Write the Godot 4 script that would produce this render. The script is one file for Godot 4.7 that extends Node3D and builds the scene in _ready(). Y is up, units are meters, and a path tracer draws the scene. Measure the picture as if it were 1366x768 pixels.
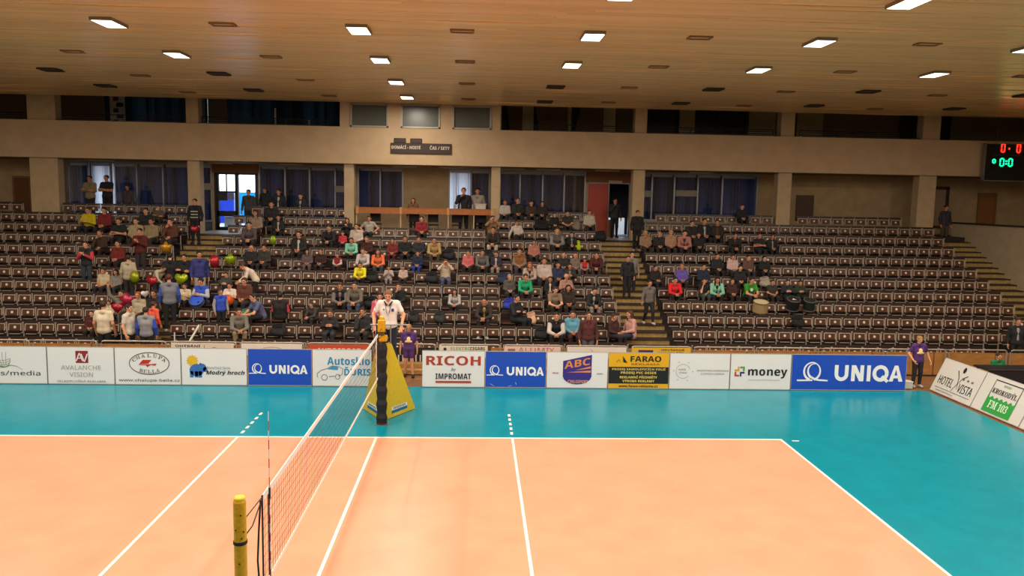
extends Node3D
# A volleyball hall: court and net in front, ad boards, a seated grandstand with spectators, a gallery above.
# World: x along the far sideline (net plane x = 0), y up, z towards the camera; far sideline z = -4.5.

const ROW0_Z := -12.089
const ROW_D := 0.765
const ROW_H := 0.356
const CEIL := 8.9
const ORD := ["front", "second", "third", "fourth", "fifth", "sixth", "seventh", "eighth", "ninth", "tenth", "eleventh", "top"]
const NTH := ["first", "second", "third", "fourth", "fifth", "sixth", "seventh", "eighth", "ninth", "tenth", "eleventh", "twelfth", "thirteenth", "fourteenth", "fifteenth", "sixteenth", "seventeenth", "eighteenth", "nineteenth", "twentieth", "twenty-first", "twenty-second", "twenty-third", "twenty-fourth", "twenty-fifth", "twenty-sixth", "twenty-seventh", "twenty-eighth", "twenty-ninth", "thirtieth"]

var mats := {}
var rng := RandomNumberGenerator.new()
var fonts := {}

# ---------------------------------------------------------------- mesh builder
class MB:
	var v := PackedVector3Array()
	var n := PackedVector3Array()
	var c := PackedColorArray()
	var ix := PackedInt32Array()
	var col := Color.WHITE

	func tri(a: Vector3, b: Vector3, d: Vector3, nrm: Vector3) -> void:
		if (d - a).cross(b - a).dot(nrm) < 0.0:
			var t := b
			b = d
			d = t
		var k := v.size()
		for p in [a, b, d]:
			v.push_back(p)
			n.push_back(nrm)
			c.push_back(col)
		for i in 3:
			ix.push_back(k + i)

	func face(pts: Array, out: Vector3) -> void:
		var nrm: Vector3 = (pts[2] - pts[0]).cross(pts[1] - pts[0])
		if nrm.length_squared() < 1e-16:
			return
		nrm = nrm.normalized()
		var flip := nrm.dot(out) < 0.0
		if flip:
			nrm = -nrm
		var k := v.size()
		for p in pts:
			v.push_back(p)
			n.push_back(nrm)
			c.push_back(col)
		for i in range(1, pts.size() - 1):
			ix.push_back(k)
			ix.push_back(k + (i + 1 if flip else i))
			ix.push_back(k + (i if flip else i + 1))

	func hexa(p: Array) -> void:  # p[x + 2y + 4z]
		var m := Vector3()
		for q in p:
			m += q / 8.0
		for f in [[0, 1, 3, 2], [4, 5, 7, 6], [0, 1, 5, 4], [2, 3, 7, 6], [0, 2, 6, 4], [1, 3, 7, 5]]:
			var q := [p[f[0]], p[f[1]], p[f[2]], p[f[3]]]
			face(q, (q[0] + q[1] + q[2] + q[3]) / 4.0 - m)

	func box(at: Vector3, size: Vector3, b := Basis()) -> void:
		var p := []
		for i in 8:
			p.append(at + b * (size * 0.5 * Vector3(1 if i & 1 else -1, 1 if i & 2 else -1, 1 if i & 4 else -1)))
		hexa(p)

	func ab(x0: float, x1: float, y0: float, y1: float, z0: float, z1: float) -> void:
		box(Vector3(x0 + x1, y0 + y1, z0 + z1) / 2.0, Vector3(absf(x1 - x0), absf(y1 - y0), absf(z1 - z0)))

	func cbox(at: Vector3, size: Vector3, r: float, b := Basis()) -> void:  # chamfered box
		var h := size / 2.0
		var q := func(s: Vector3, axis: int) -> Vector3:
			var d := Vector3(h.x - r, h.y - r, h.z - r)
			d[axis] = h[axis]
			return at + b * (s * d)
		for ax in 3:
			var u := (ax + 1) % 3
			var w := (ax + 2) % 3
			for s in [-1.0, 1.0]:
				var pts := []
				for k in [[-1, -1], [1, -1], [1, 1], [-1, 1]]:
					var sg := Vector3()
					sg[ax] = s
					sg[u] = k[0]
					sg[w] = k[1]
					pts.append(q.call(sg, ax))
				var o := Vector3()
				o[ax] = s
				face(pts, b * o)
				for s2 in [-1.0, 1.0]:  # edge between axis ax and u
					var e := []
					for k in [-1.0, 1.0]:
						var sg := Vector3()
						sg[ax] = s
						sg[u] = s2
						sg[w] = k
						e.append(q.call(sg, ax))
						e.append(q.call(sg, u))
					var oo := Vector3()
					oo[ax] = s
					oo[u] = s2
					face([e[0], e[1], e[3], e[2]], b * oo)
		for i in 8:
			var sg := Vector3(1 if i & 1 else -1, 1 if i & 2 else -1, 1 if i & 4 else -1)
			face([q.call(sg, 0), q.call(sg, 1), q.call(sg, 2)], b * sg)

	func tube(path: Array, r: float, seg := 8, closed := false) -> void:
		var m := path.size()
		var rings := []
		for i in m:
			var a: Vector3 = path[(i - 1 + m) % m] if closed or i > 0 else path[i]
			var b: Vector3 = path[(i + 1) % m] if closed or i < m - 1 else path[i]
			var t := (b - a).normalized()
			var up := Vector3.UP if absf(t.y) < 0.9 else Vector3.RIGHT
			var x := t.cross(up).normalized()
			var y := x.cross(t)
			var k := v.size()
			for s in seg:
				var d := x * cos(TAU * s / seg) + y * sin(TAU * s / seg)
				v.push_back(path[i] + d * r)
				n.push_back(d)
				c.push_back(col)
			rings.append(k)
		for i in (m if closed else m - 1):
			var k0: int = rings[i]
			var k1: int = rings[(i + 1) % m]
			for s in seg:
				var s1 := (s + 1) % seg
				quad_ix(k0 + s, k1 + s, k1 + s1, k0 + s1)
		if not closed:
			for e in [0, m - 1]:
				var pts := []
				for s in seg:
					pts.append(v[rings[e] + s])
				face(pts, (path[0] - path[1]) if e == 0 else (path[m - 1] - path[m - 2]))

	func quad_ix(a: int, b: int, d: int, e: int) -> void:  # shared vertices; winding from normals
		if ((v[d] - v[a]).cross(v[b] - v[a]) + (v[e] - v[a]).cross(v[d] - v[a])).dot(n[a] + n[b] + n[d] + n[e]) < 0.0:
			var t := b
			b = e
			e = t
		for i in [a, b, d, a, d, e]:
			ix.push_back(i)

	func lathe(at: Vector3, prof: Array, seg := 20, b := Basis()) -> void:  # prof: Vector2(radius, height)
		for i in prof.size() - 1:
			var p: Vector2 = prof[i]
			var q: Vector2 = prof[i + 1]
			var nn := Vector2(q.y - p.y, p.x - q.x).normalized()
			var k := v.size()
			for s in seg + 1:
				var a := TAU * s / seg
				var d := Vector3(cos(a), 0, sin(a))
				for w in [p, q]:
					v.push_back(at + b * (d * w.x + Vector3(0, w.y, 0)))
					n.push_back(b * (d * nn.x + Vector3(0, nn.y, 0)))
					c.push_back(col)
			for s in seg:
				quad_ix(k + 2 * s, k + 2 * s + 1, k + 2 * s + 3, k + 2 * s + 2)

	func flat(pts: PackedVector2Array, z: float) -> void:  # a printed shape facing +z
		var t := Geometry2D.triangulate_polygon(pts)
		for i in t.size() / 3:
			var a := pts[t[3 * i]]
			var b := pts[t[3 * i + 1]]
			var d := pts[t[3 * i + 2]]
			tri(Vector3(a.x, a.y, z), Vector3(b.x, b.y, z), Vector3(d.x, d.y, z), Vector3.BACK)

	func stroke(pts: Array, w: float, z: float, w1 := -1.0) -> void:  # a printed line of width w
		var m := pts.size()
		for i in m - 1:
			var a: Vector2 = pts[i]
			var b: Vector2 = pts[i + 1]
			var wa := w if w1 < 0 else lerpf(w, w1, float(i) / (m - 1))
			var wb := w if w1 < 0 else lerpf(w, w1, float(i + 1) / (m - 1))
			var ta: Vector2 = b - (pts[i - 1] if i > 0 else a)
			var tb: Vector2 = (pts[i + 2] if i < m - 2 else b) - a
			var na: Vector2 = ta.normalized().orthogonal() * wa / 2.0
			var nb: Vector2 = tb.normalized().orthogonal() * wb / 2.0
			face([v3(a + na, z), v3(b + nb, z), v3(b - nb, z), v3(a - na, z)], Vector3.BACK)

	func v3(p: Vector2, z: float) -> Vector3:
		return Vector3(p.x, p.y, z)

	func arc(cx: float, cy: float, rx: float, ry: float, a0: float, a1: float, w: float, z: float, turn := 0.0, seg := 28, w1 := -1.0) -> void:
		var pts := []
		for i in seg + 1:
			var a := deg_to_rad(lerpf(a0, a1, float(i) / seg))
			pts.append(Vector2(cx, cy) + Vector2(rx * cos(a), ry * sin(a)).rotated(deg_to_rad(turn)))
		stroke(pts, w, z, w1)

	func disc(cx: float, cy: float, rx: float, ry: float, z: float, seg := 24) -> void:
		var pts := []
		for i in seg:
			pts.append(Vector3(cx + rx * cos(TAU * i / seg), cy + ry * sin(TAU * i / seg), z))
		face(pts, Vector3.BACK)

	func add(m: Array, t := Transform3D()) -> void:  # m = [verts, normals, colours, indices]
		var k := v.size()
		var mv: PackedVector3Array = m[0]
		var mn: PackedVector3Array = m[1]
		var mc: PackedColorArray = m[2]
		var flip := t.basis.determinant() < 0.0
		for i in mv.size():
			v.push_back(t * mv[i])
			n.push_back((t.basis * mn[i]).normalized())
			c.push_back(mc[i])
		var mi: PackedInt32Array = m[3]
		for i in mi.size() / 3:
			ix.push_back(k + mi[3 * i])
			ix.push_back(k + mi[3 * i + (2 if flip else 1)])
			ix.push_back(k + mi[3 * i + (1 if flip else 2)])

	func mesh() -> ArrayMesh:
		var a := []
		a.resize(Mesh.ARRAY_MAX)
		a[Mesh.ARRAY_VERTEX] = v
		a[Mesh.ARRAY_NORMAL] = n
		a[Mesh.ARRAY_COLOR] = c
		a[Mesh.ARRAY_INDEX] = ix
		var m := ArrayMesh.new()
		if v.size():
			m.add_surface_from_arrays(Mesh.PRIMITIVE_TRIANGLES, a)
		return m


# ---------------------------------------------------------------- naming, materials
func mat(hex: String, rough := 0.7, metal := 0.0, key := "") -> StandardMaterial3D:
	var k := "%s/%s/%s/%s" % [hex, rough, metal, key]
	if not mats.has(k):
		var m := StandardMaterial3D.new()
		m.albedo_color = Color(hex)
		m.roughness = rough
		m.metallic = metal
		m.vertex_color_use_as_albedo = true
		mats[k] = m
	return mats[k]

func noise_tex(freq: float, lo: Color, hi: Color, sx := 256, fractal := 4, sd := 1) -> NoiseTexture2D:
	var nz := FastNoiseLite.new()
	nz.seed = sd
	nz.frequency = freq
	nz.fractal_octaves = fractal
	var g := Gradient.new()
	g.set_color(0, lo)
	g.set_color(1, hi)
	var t := NoiseTexture2D.new()
	t.width = sx
	t.height = sx
	t.seamless = true
	t.noise = nz
	t.color_ramp = g
	return t

func textured(hex: String, rough: float, scale: Vector3, lo: float, hi: float, freq := 0.02, sd := 1, metal := 0.0) -> StandardMaterial3D:
	var m: StandardMaterial3D = mat(hex, rough, metal, "tex%s%s%s%s" % [scale, lo, hi, sd])
	if m.albedo_texture == null:
		m.albedo_texture = noise_tex(freq, Color(lo, lo, lo), Color(hi, hi, hi), 256, 4, sd)
		m.uv1_triplanar = true
		m.uv1_world_triplanar = true
		m.uv1_scale = scale
	return m

func obj(called: String, mb, m: Material, parent: Node = self, at := Vector3.ZERO) -> MeshInstance3D:
	var o := MeshInstance3D.new()
	o.name = called
	o.mesh = mb.mesh() if mb is MB else mb
	o.material_override = m
	o.position = at
	parent.add_child(o, true)
	return o

func numbered(called: String) -> String:
	if not has_node(NodePath(called)):
		return called
	var k: int = counts.get(called, 0) + 1
	counts[called] = k
	return "%s_%03d" % [called, k]
var counts := {}

func tag(o: Node3D, label: String, category: String, group := "") -> Node3D:
	o.set_meta("label", label)
	o.set_meta("category", category)
	if group:
		o.set_meta("group", group)
	return o

func thing(called: String, label: String, category: String, at := Vector3.ZERO, group := "", turn := 0.0) -> Node3D:
	var o := Node3D.new()
	o.name = numbered(called)
	add_child(o)
	o.position = at
	o.rotation.y = turn
	return tag(o, label, category, group)

func single(called: String, mb, m: Material, label: String, category: String, group := "", at := Vector3.ZERO) -> MeshInstance3D:
	var o := obj(numbered(called), mb, m, self, at)
	tag(o, label, category, group)
	return o

func struct(called: String, mb, m: Material, label := "") -> MeshInstance3D:
	var o := obj(called, mb, m)
	o.set_meta("kind", "structure")
	if label:
		o.set_meta("label", label)
		o.set_meta("category", "structure")
	return o

func text(parent: Node, s: String, cx: float, cy: float, w: float, h: float, m: Material, z := 0.004, font := "Droid Sans", bold := false, slant := 0.0, turn := 0.0) -> MeshInstance3D:
	var fk := font + str(bold)
	if not fonts.has(fk):
		var f := SystemFont.new()
		f.font_names = PackedStringArray([font])
		f.font_weight = 700 if bold else 400
		fonts[fk] = f
	var t := TextMesh.new()
	t.font = fonts[fk]
	t.font_size = 64
	t.pixel_size = 0.01
	t.depth = 0.02
	t.curve_step = 3.0
	t.text = s
	var a := t.get_aabb()
	var o := MeshInstance3D.new()
	o.name = "lettering"
	o.mesh = t
	o.material_override = m
	var sx := w / maxf(a.size.x, 0.001)
	var sy := h / maxf(a.size.y, 0.001)
	var b := Basis(Vector3(sx, 0, 0), Vector3(slant * sy, sy, 0), Vector3(0, 0, 0.1))
	b = Basis(Vector3.BACK, turn) * b
	o.transform = Transform3D(b, Vector3(cx, cy, z) - b * Vector3(a.get_center().x, a.get_center().y, 0))
	parent.add_child(o, true)
	return o

func row_z(i: int) -> float:
	return ROW0_Z - ROW_D * i

func row_y(i: int) -> float:
	return 0.0 if i == 0 else 0.014 + ROW_H * i


# ---------------------------------------------------------------- the scene
func _ready() -> void:
	rng.seed = 7
	# camera
	var cam := Camera3D.new()
	cam.name = "camera"
	cam.fov = rad_to_deg(2.0 * atan(384.0 / 1069.79))
	cam.near = 0.1
	cam.far = 300.0
	cam.transform = Transform3D(Basis(Vector3.UP, -0.045117) * Basis(Vector3.RIGHT, -0.114068) * Basis(Vector3.BACK, 0.018846), Vector3(2.1317, 5.2885, 12.6554))
	add_child(cam)
	cam.current = true
	# sky: bright overcast, seen only through the doors and windows
	var sm := ProceduralSkyMaterial.new()
	sm.sky_top_color = Color(0.86, 0.92, 1.0)
	sm.sky_horizon_color = Color(0.93, 0.96, 1.0)
	sm.ground_bottom_color = Color(0.5, 0.52, 0.55)
	sm.ground_horizon_color = Color(0.8, 0.83, 0.87)
	sm.sky_energy_multiplier = 1.5
	sm.ground_energy_multiplier = 0.9
	var sky := Sky.new()
	sky.sky_material = sm
	var env := Environment.new()
	env.background_mode = Environment.BG_SKY
	env.sky = sky
	env.tonemap_mode = Environment.TONE_MAPPER_LINEAR
	env.tonemap_exposure = 1.7
	env.sdfgi_enabled = true
	env.ssao_enabled = true
	env.ssil_enabled = true
	var we := WorldEnvironment.new()
	we.name = "environment"
	we.environment = env
	add_child(we)

	build_lamps()
	build_shell()
	build_back_wall()
	build_gallery()
	build_court()
	build_grandstand()
	build_net()
	build_referee_stand()
	build_boards()
	build_front_rail()
	build_press_desk()
	build_scoreboards()
	make_head()
	build_people()
	build_small_things()

const LAMP_ENERGY := 9.0
const LAMP_COLOR := Color(1.0, 0.945, 0.87)

func build_lamps() -> void:
	var frame := MB.new()
	for s in [-1.0, 1.0]:
		frame.box(V(s * 0.225, 0.02, 0), V(0.02, 0.07, 0.84))
		frame.box(V(0, 0.02, s * 0.41), V(0.43, 0.07, 0.02))
	frame.box(V(0, 0.045, 0), V(0.46, 0.01, 0.86))
	var fm := frame.mesh()
	var pane := MB.new()
	pane.box(V(0, 0.0, 0), V(0.43, 0.02, 0.8))
	var pm := pane.mesh()
	var glow := mat("fff6e6", 0.4, 0.0, "glow")
	glow.emission_enabled = true
	glow.emission = Color(1.0, 0.95, 0.86)
	glow.emission_energy_multiplier = 3.0
	var dark := mat("8a7a64", 0.5)
	var xs := [-16.15, -11.0, -5.9, -0.52, 4.65, 9.8, 14.75, 20.0]
	var zs := [-9.6, -5.65, -1.85, 2.1, 6.05, 10.0]
	var places := []
	for x in xs:
		for z in zs:
			places.append(V(x, CEIL - 0.06, z))
	places.append(V(-0.52, CEIL - 0.06, -13.85))
	places.append(V(-0.52, CEIL - 0.06, -17.85))
	for p in places:
		var seen: bool = p.z < 0.0
		var t := thing("ceiling_lamp", "glowing rectangular ceiling lamp, %s from the gallery, in the %s file" % [NTH[int(round((-p.z - 17.85) / -3.98))], ["far balloon end", "balloon end", "glazed door", "wall sign", "red door", "side stairs", "scoreboard", "corner"][int(round((p.x + 16.15) / 5.15))]], "lamp", p, "lit ceiling lamps")
		obj("frame", fm, dark, t)
		obj("diffuser", pm, glow, t)
		var l := AreaLight3D.new()
		l.name = "lamp_light"
		l.area_size = Vector2(0.43, 0.8)
		l.light_color = LAMP_COLOR
		l.light_energy = LAMP_ENERGY
		l.area_range = 60.0
		l.shadow_enabled = true
		l.rotation.x = -PI / 2.0
		l.position = V(0, -0.06, 0)
		t.add_child(l)
	# unlit fittings and small slots between them
	var hole := MB.new()
	hole.box(V(0, 0, 0), V(0.5, 0.03, 0.5))
	var lip := MB.new()
	for s in [-1.0, 1.0]:
		lip.box(V(s * 0.27, -0.01, 0), V(0.04, 0.05, 0.58))
		lip.box(V(0, -0.01, s * 0.27), V(0.5, 0.05, 0.04))
	for p in [[-11.0, -13.15], [-11.0, -16.8], [-5.9, -13.1], [-5.9, -17.0], [4.65, -14.2], [4.65, -18.4], [9.8, -13.85], [9.75, -17.9], [14.78, -13.45], [14.75, -17.6], [20.1, -17.5], [20.1, -13.5], [-16.1, -13.2], [-16.1, -17.0]]:
		var t := thing("ceiling_fitting", "unlit dark square ceiling fitting, %s from the gallery, in the %s file" % [NTH[int(round((-p[1] - 17.6) / -3.98))], ["far balloon end", "balloon end", "glazed door", "wall sign", "red door", "side stairs", "scoreboard", "corner"][int(round((p[0] + 16.1) / 5.15))]], "ceiling fitting", V(p[0], CEIL - 0.02, p[1]), "unlit ceiling fittings")
		obj("panel", hole.mesh(), mat("1c1712", 0.6), t)
		obj("frame", lip.mesh(), mat("3a2c1e", 0.6), t)
	var slot := MB.new()
	for s in [-1.0, 1.0]:
		slot.box(V(s * 0.24, 0, 0), V(0.05, 0.05, 0.32))
		slot.box(V(0, 0, s * 0.14), V(0.43, 0.05, 0.04))
	var core := MB.new()
	core.box(V(0, 0.01, 0), V(0.44, 0.02, 0.26))
	for x in [-8.65, -3.45, 1.75, 7.05, 12.27, 17.4]:
		for z in [-5.6, -9.7, -14.0, -18.2]:
			var t := thing("ceiling_vent", "small framed ceiling slot vent, %s from the gallery, %s file from the balloon end" % [NTH[int(round((z + 18.2) / 4.1))], NTH[int(round((x + 8.65) / 5.2))]], "vent", V(x, CEIL - 0.015, z), "slot vents in the ceiling")
			obj("frame", slot.mesh(), mat("8a6a44", 0.6), t)
			obj("core", core.mesh(), mat("c8a478", 0.6), t)

func build_shell() -> void:
	# floor under everything, the hall's other walls and the plank ceiling
	var b := MB.new()
	b.ab(-24.5, 27.5, -0.3, -0.012, -26.0, 20.5)
	struct("floor", b, textured("8a6240", 0.45, V(0.4, 0.4, 0.4), 0.8, 1.0, 0.03, 3))
	b = MB.new()
	b.ab(-24.8, -24.3, -0.3, 10.2, -26.0, 20.5)
	struct("wall_west", b, mat("b0a080", 0.85))
	b = MB.new()
	b.ab(27.2, 27.7, -0.3, 10.2, -26.0, 20.5)
	struct("wall_east", b, mat("a8967a", 0.85))
	b = MB.new()
	b.ab(-24.8, 27.7, -0.3, 10.2, 20.2, 20.7)
	struct("wall_south", b, mat("b0a080", 0.85))
	b = MB.new()
	b.ab(-24.8, 27.7, CEIL + 0.03, CEIL + 0.5, -20.3, 20.5)
	var ceiling := struct("ceiling", b, mat("8a6a44", 0.8))
	b = MB.new()
	b.ab(-24.8, 27.7, 10.0, 10.3, -26.0, -20.0)
	b.ab(-24.8, 27.7, CEIL + 0.03, 10.3, -20.3, -20.1)
	struct("ceiling_1", b, mat("8a7656", 0.85))
	# planks run along x; boards of about four metres that sag a little, seen together only
	b = MB.new()
	var z := -20.28
	var r := RandomNumberGenerator.new()
	r.seed = 11
	while z < 20.2:
		var x := -24.3 - r.randf() * 3.0
		while x < 27.4:
			var l := 3.2 + r.randf() * 1.6
			var sag := 0.0
			if r.randf() < 0.10:
				sag = 0.012 + r.randf() * 0.02
			var y0 := CEIL - r.randf() * 0.003
			var tilt := (r.randf() - 0.5) * 0.006
			var tint := 0.88 + r.randf() * 0.16
			b.col = Color(tint, tint * (0.97 + r.randf() * 0.04), tint * (0.94 + r.randf() * 0.06))
			var e := 0.162
			var xm := x + l / 2.0
			for h in 2:
				var xa := x if h == 0 else xm
				var xb := xm if h == 0 else x + l - 0.004
				var ya := y0 if h == 0 else y0 - sag
				var yb := y0 - sag if h == 0 else y0
				b.hexa([V(xa, ya + tilt, z), V(xb, yb + tilt, z), V(xa, ya + 0.028, z), V(xb, yb + 0.028, z), V(xa, ya - tilt, z + e), V(xb, yb - tilt, z + e), V(xa, ya + 0.028, z + e), V(xb, yb + 0.028, z + e)])
			x += l
		z += 0.17
	var wood := mat("fcd69a", 0.27, 0.0, "planks")
	wood.metallic_specular = 0.5
	var planks := obj("ceiling_planks", b, wood, ceiling)
	planks.set_meta("kind", "stuff")

func build_court() -> void:
	var floor_node := get_node("floor")
	var teal := textured("00879c", 0.27, V(0.25, 0.25, 0.25), 0.93, 1.0, 0.02, 5)
	var peach := textured("e29e80", 0.3, V(0.18, 0.18, 0.18), 0.94, 1.0, 0.02, 6)
	teal.metallic_specular = 0.33
	peach.metallic_specular = 0.33
	var b := MB.new()
	b.ab(-15.6, 14.98, -0.012, 0.0, -9.2, 9.2)
	obj("free_zone", b, teal, floor_node)
	b = MB.new()
	b.ab(-9.0, 9.0, -0.002, 0.004, -4.5, 4.5)
	obj("court_surface", b, peach, floor_node)
	var white := mat("efe9e0", 0.4)
	for q in [[-9.0, 9.0, -4.5, -4.44], [-9.0, 9.0, 4.44, 4.5], [-9.0, -8.95, -4.44, 4.44], [8.95, 9.0, -4.44, 4.44], [-0.025, 0.025, -4.44, 4.44], [-3.0, -2.95, -4.44, 4.44], [2.95, 3.0, -4.44, 4.44], [9.2, 9.35, -4.4, -4.36]]:
		b = MB.new()
		b.ab(q[0], q[1], 0.0, 0.0065, q[2], q[3])
		obj("court_line", b, white, floor_node)
	for s in [-1.0, 1.0]:
		for side in [-1.0, 1.0]:
			for k in 5:
				b = MB.new()
				var zz: float = side * (4.83 + 0.37 * k)
				b.ab(s * 2.975 - 0.03, s * 2.975 + 0.03, 0.0, 0.004, zz - 0.09, zz + 0.09)
				obj("line_dash", b, white, floor_node)

# ---------------------------------------------------------------- grandstand
func build_grandstand() -> void:
	var stand := Node3D.new()
	stand.name = "grandstand"
	stand.set_meta("kind", "structure")
	add_child(stand)
	var dark := textured("2a1a12", 0.7, V(0.7, 0.7, 0.7), 0.7, 1.0, 0.03, 8)
	var tan := textured("a88a50", 0.6, V(1.2, 0.5, 0.5), 0.75, 1.0, 0.03, 9)
	var nose := mat("2c1c14", 0.6)
	for i in range(1, 12):
		var y := row_y(i)
		var zb := row_z(i) - 0.12
		var zf := zb + ROW_D
		var b := MB.new()
		if i < 11:
			b.ab(-24.3, 22.4, y - 0.5 if i > 1 else -0.01, y, zb - 0.05, zf)
		else:
			for q in [[-24.3, -9.35], [-7.2, -2.95], [2.95, 6.9], [9.0, 22.4]]:
				b.ab(q[0], q[1], y - 0.5, y, -22.8, zf)
		obj("tier", b, dark, stand)
		if i == 10:
			b = MB.new()
			for q in [[-9.35, -7.2], [-2.95, 2.95], [6.9, 9.0]]:
				b.ab(q[0], q[1], y - 0.5, y, -22.9, zb - 0.04)
			obj("landing", b, mat("b4b2ae", 0.5), stand)
	# stairs: two steps to a row, light wooden fronts under dark nosings
	for q in [[-9.0, -7.55], [6.98, 8.48], [21.05, 22.39]]:
		for i in range(0, 11):
			for h in 2:
				var y := row_y(i) + h * ROW_H * 0.5
				if i == 0 and h == 0:
					continue
				var zb := row_z(i) - 0.12
				var zf := zb + (ROW_D if h == 0 else ROW_D * 0.5)
				if i == 10 and h == 1 and q[0] < 20.0:
					continue
				var b := MB.new()
				b.ab(q[0], q[1], y - ROW_H * 0.5, y - 0.028, zb - 0.02, zf + 0.012)
				var st := obj("stair_step", b, tan, stand)
				b = MB.new()
				b.cbox(V((q[0] + q[1]) / 2.0, y - 0.012, (zb + zf) / 2.0 + 0.02), V(q[1] - q[0], 0.034, zf - zb + 0.06), 0.006)
				obj("nosing", b, nose, st)
	# seats
	var silver := mat("a39585", 0.45, 0.0)
	var wood := textured("5e3018", 0.5, V(2.0, 6.0, 2.0), 0.65, 1.0, 0.03, 12)
	var wood2 := textured("30190f", 0.45, V(1.0, 6.0, 2.0), 0.7, 1.0, 0.03, 13)
	var disc := mat("d6cab6", 0.5)
	var m := seat_meshes()
	var taken := {}
	for p in PEOPLE:
		if not (p[0] as String).begins_with("s_"):
			var best := 0
			for i in 12:
				if absf(row_z(i) + 0.16 - p[3]) < absf(row_z(best) + 0.16 - p[3]):
					best = i
			taken["%d/%d" % [best, floori(float(p[1]) / 0.5)]] = true
	var blocks := [["balloon-side", "glazed door stairs"], ["middle", "glazed door stairs"], ["side-wall", "red door stairs"]]
	var far_up := []
	var far_down := []
	for i in 12:
		for blk in 3:
			var n: int = [24, 29, 25][blk]
			for k in n:
				var x: float = [-9.05 - 0.25 - 0.5 * k, -7.55 + 0.25 + 0.5 * k, 8.5 + 0.25 + 0.5 * k][blk]
				var at := V(x, row_y(i), row_z(i))
				if x < -16.6 - 0.33 * i:  # well beyond the frame
					continue
				if i >= 10 and absf(x) < 2.95:
					continue
				if i == 11 and ((x > -15.95 and x < -14.4) or (x > 14.4 and x < 15.4) or x > 19.95 or (blk == 2 and x < 9.3) or (blk == 1 and x > 6.8) or (blk == 1 and x < -7.0)):
					continue
				if (i == 0 and x > 18.6) or (i == 1 and x > 19.8):
					continue
				var used: bool = taken.has("%d/%d" % [i, floori(x / 0.5)])
				if i > 4 or x < -14.2 - 0.33 * i:
					(far_down if used else far_up).append(at)
					continue
				var lab := "brown folded seat with silver frame, %s from the %s, %s row, %s block" % [NTH[k], blocks[blk][1], ORD[i], blocks[blk][0]]
				if used:
					lab = "brown seat lowered under a spectator, %s from the %s, %s row, %s block" % [NTH[k], blocks[blk][1], ORD[i], blocks[blk][0]]
				var t := thing("stadium_seat", lab, "seat", at, "stadium seats in the lower rows")
				obj("backrest", m.back, wood2, t)
				if used:
					obj("seat_panel", m.pan, wood, t)
				else:
					var sp := obj("seat_panel", m.panel, wood, t)
					obj("number_plate", m.disc, disc, sp)
					obj("rim", m.rim, silver, t)
				obj("armrest_post", m.post, silver, t)
	var rest := Node3D.new()
	rest.name = "stadium_seats"
	rest.set_meta("kind", "stuff")
	tag(rest, "rows of brown folded seats with silver frames, sixth row up to the top", "seats")
	add_child(rest)
	for q in [["backrests", m.back, wood2, far_up + far_down], ["seat_panels", m.panel, wood, far_up], ["number_plates", m.disc, disc, far_up], ["rims", m.rim, silver, far_up], ["lowered_seats", m.pan, wood, far_down], ["armrest_posts", m.post, silver, far_up + far_down]]:
		var mm := MultiMesh.new()
		mm.transform_format = MultiMesh.TRANSFORM_3D
		mm.mesh = q[1]
		mm.instance_count = q[3].size()
		for k in q[3].size():
			mm.set_instance_transform(k, Transform3D(Basis(), q[3][k]))
		var o := MultiMeshInstance3D.new()
		o.name = q[0]
		o.multimesh = mm
		o.material_override = q[2]
		o.set_meta("kind", "stuff")
		rest.add_child(o, true)

func seat_meshes() -> Dictionary:
	var tl := Basis(Vector3.RIGHT, -0.16)
	var piv := V(0, 0.4, 0.03)
	var d := {}
	var b := MB.new()
	b.cbox(V(0, 0.71, -0.07), V(0.478, 0.085, 0.022), 0.005, Basis(Vector3.RIGHT, -0.12))
	b.box(V(0, 0.6, -0.085), V(0.46, 0.1, 0.016))
	d.back = b.mesh()
	b = MB.new()
	b.cbox(piv + tl * V(0, 0.145, -0.005), V(0.37, 0.2, 0.022), 0.005, tl)
	d.panel = b.mesh()
	b = MB.new()
	b.lathe(piv + tl * V(0, 0.148, 0.007), [Vector2(0.042, 0), Vector2(0.042, 0.006), Vector2(0.036, 0.009), Vector2(0.0, 0.009)], 14, tl * Basis(Vector3.RIGHT, PI / 2.0))
	d.disc = b.mesh()
	b = MB.new()
	for s in [-1.0, 1.0]:
		b.box(piv + tl * V(s * 0.187, 0.15, 0.005), V(0.026, 0.22, 0.03), tl)
	b.box(piv + tl * V(0, 0.252, 0.005), V(0.35, 0.026, 0.03), tl)
	b.box(V(0, 0.34, 0.04), V(0.32, 0.012, 0.05))
	d.rim = b.mesh()
	b = MB.new()
	b.box(V(0.24, 0.54, -0.01), V(0.03, 0.28, 0.03))
	b.box(V(0.24, 0.2, -0.03), V(0.03, 0.4, 0.02))
	b.box(V(0.243, 0.69, 0.0), V(0.036, 0.03, 0.06))
	b.box(V(0.243, 0.38, 0.05), V(0.024, 0.024, 0.12))
	d.post = b.mesh()
	b = MB.new()
	b.cbox(V(0, 0.415, 0.19), V(0.4, 0.028, 0.38), 0.006)
	d.pan = b.mesh()
	return d

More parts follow.
